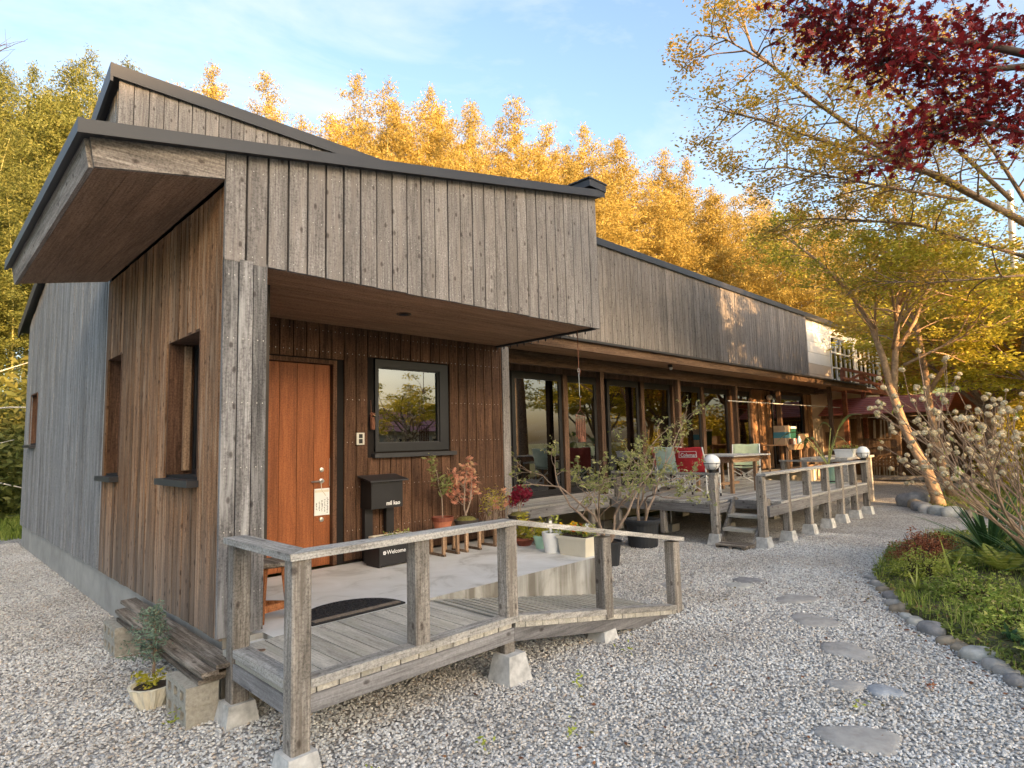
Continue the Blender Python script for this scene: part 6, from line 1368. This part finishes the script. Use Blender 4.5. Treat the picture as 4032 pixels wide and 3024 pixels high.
straps('lily_tuft', 'tuft of bright lily leaves in the middle of the bed', (8.1, 1.45, .1), 22, .5, .022, L_LIME, 73); straps('lily_tuft', 'small bright leaf tuft beside the border stones', (7.35, 1.62, .08), 12, .3, .018, L_LIME, 74)
def fern(label, c, n, L, seed):
    R = random.Random(seed); t = empty('fern', c, 0, label, 'fern')
    for k in range(n):
        a = 2*math.pi*k/n+R.uniform(-.3, .3); el = R.uniform(.5, 1.1); d = Vector((math.cos(a)*math.cos(el), math.sin(a)*math.cos(el), math.sin(el))); side = Vector((-math.sin(a), math.cos(a), 0)); m = MB(); P_ = lambda u: Vector(c)+d*L*u+Vector((0, 0, -.3*L*u*u))
        for i in range(2, 22):
            u = i/22; q = P_(u); l = .24*L*math.sin(math.pi*min(1, .12+u*.95))**.8
            for s in (-1, 1): e = (P_(u+.02)-q).normalized(); tip = q+side*s*l+e*l*.25-Vector((0, 0, .15*l)); m.poly([q, q.lerp(tip, .4)+e*.011, tip, q.lerp(tip, .4)-e*.011])
        me = m.mesh('frond'); at = me.attributes.new('rnd', 'FLOAT', 'FACE'); at.data.foreach_set('value', np.array([R.random() for _ in me.polygons], dtype=np.float32)); mkobj('frond', me, L_LIME, t)
fern('yellow green fern in front of the strap leaves', (8.65, 1.05, .12), 8, .5, 81); fern('bright fern at the lower right edge of the bed', (5.62, .42, .1), 9, .42, 82); fern('small fern in the upper bed', (8.9, 1.45, .1), 7, .38, 83)
fern('pale fern at the right edge of the bed', (6.9, .55, .12), 8, .4, 84)
def lowshrub(name, label, c, R_, n, size, mat, seed, twig=True):
    t = empty(name, c, 0, label, 'shrub'); r = np.random.default_rng(seed); R = random.Random(seed); m = MB()
    for k in range(34):
        a = R.uniform(0, 6.28); q = Vector((c[0]+R_[0]*.85*math.cos(a)*R.random(), c[1]+R_[1]*.85*math.sin(a)*R.random(), c[2]+R_[2]*R.uniform(.5, 1))); b = Vector((c[0]+.1*math.cos(a), c[1]+.1*math.sin(a), c[2])); m.tube([b, b.lerp(q, .5)+Vector((0, 0, .03)), q], [.006, .004, .002], 4)
    m.build('twigs', BARKD, t); d = unit(r.normal(size=(n, 3))); d[:, 2] = np.abs(d[:, 2]); p = d*(r.uniform(.6, 1, n)[:, None])*(1+.2*np.sin(d[:, 0:1]*6+seed)+.2*np.sin(d[:, 1:2]*8))*np.array(R_)+np.array(c)
    o = mkobj('foliage', npmesh('fol', leafquads(p, size, .42, -.1, .5, r), 4, np.clip(r.random(n), 0, 1)), mat, t); o['kind'] = 'stuff'
lowshrub('bronze_azalea', 'bronze red azalea dome at the tip of the garden bed', (8.85, 1.86, .12), (.40, .28, .33), 2600, .035, L_AZALEA, 91); lowshrub('bronze_azalea', 'brownish azalea behind the bronze dome', (9.4, 1.85, .12), (.35, .3, .26), 1600, .035, L_AZALEA, 92)
lowshrub('yellow_tipped_shrub', 'low shrub with yellow green tips in front of the bronze azalea', (8.05, 1.72, .1), (.36, .30, .26), 1900, .035, L_LIME, 93); lowshrub('feathery_mound', 'soft feathery green mound in the middle of the bed', (7.3, 1.15, .08), (.42, .36, .24), 3000, .04, L_GRASS, 94); lowshrub('feathery_mound', 'second feathery green mound nearer the camera', (6.5, .82, .08), (.36, .32, .20), 2600, .04, L_GRASS, 95)
lowshrub('round_leaf_mound', 'dark rounded leaves at the right edge near the front fern', (6.05, .55, .08), (.22, .22, .12), 260, .10, L_STRAP, 96)
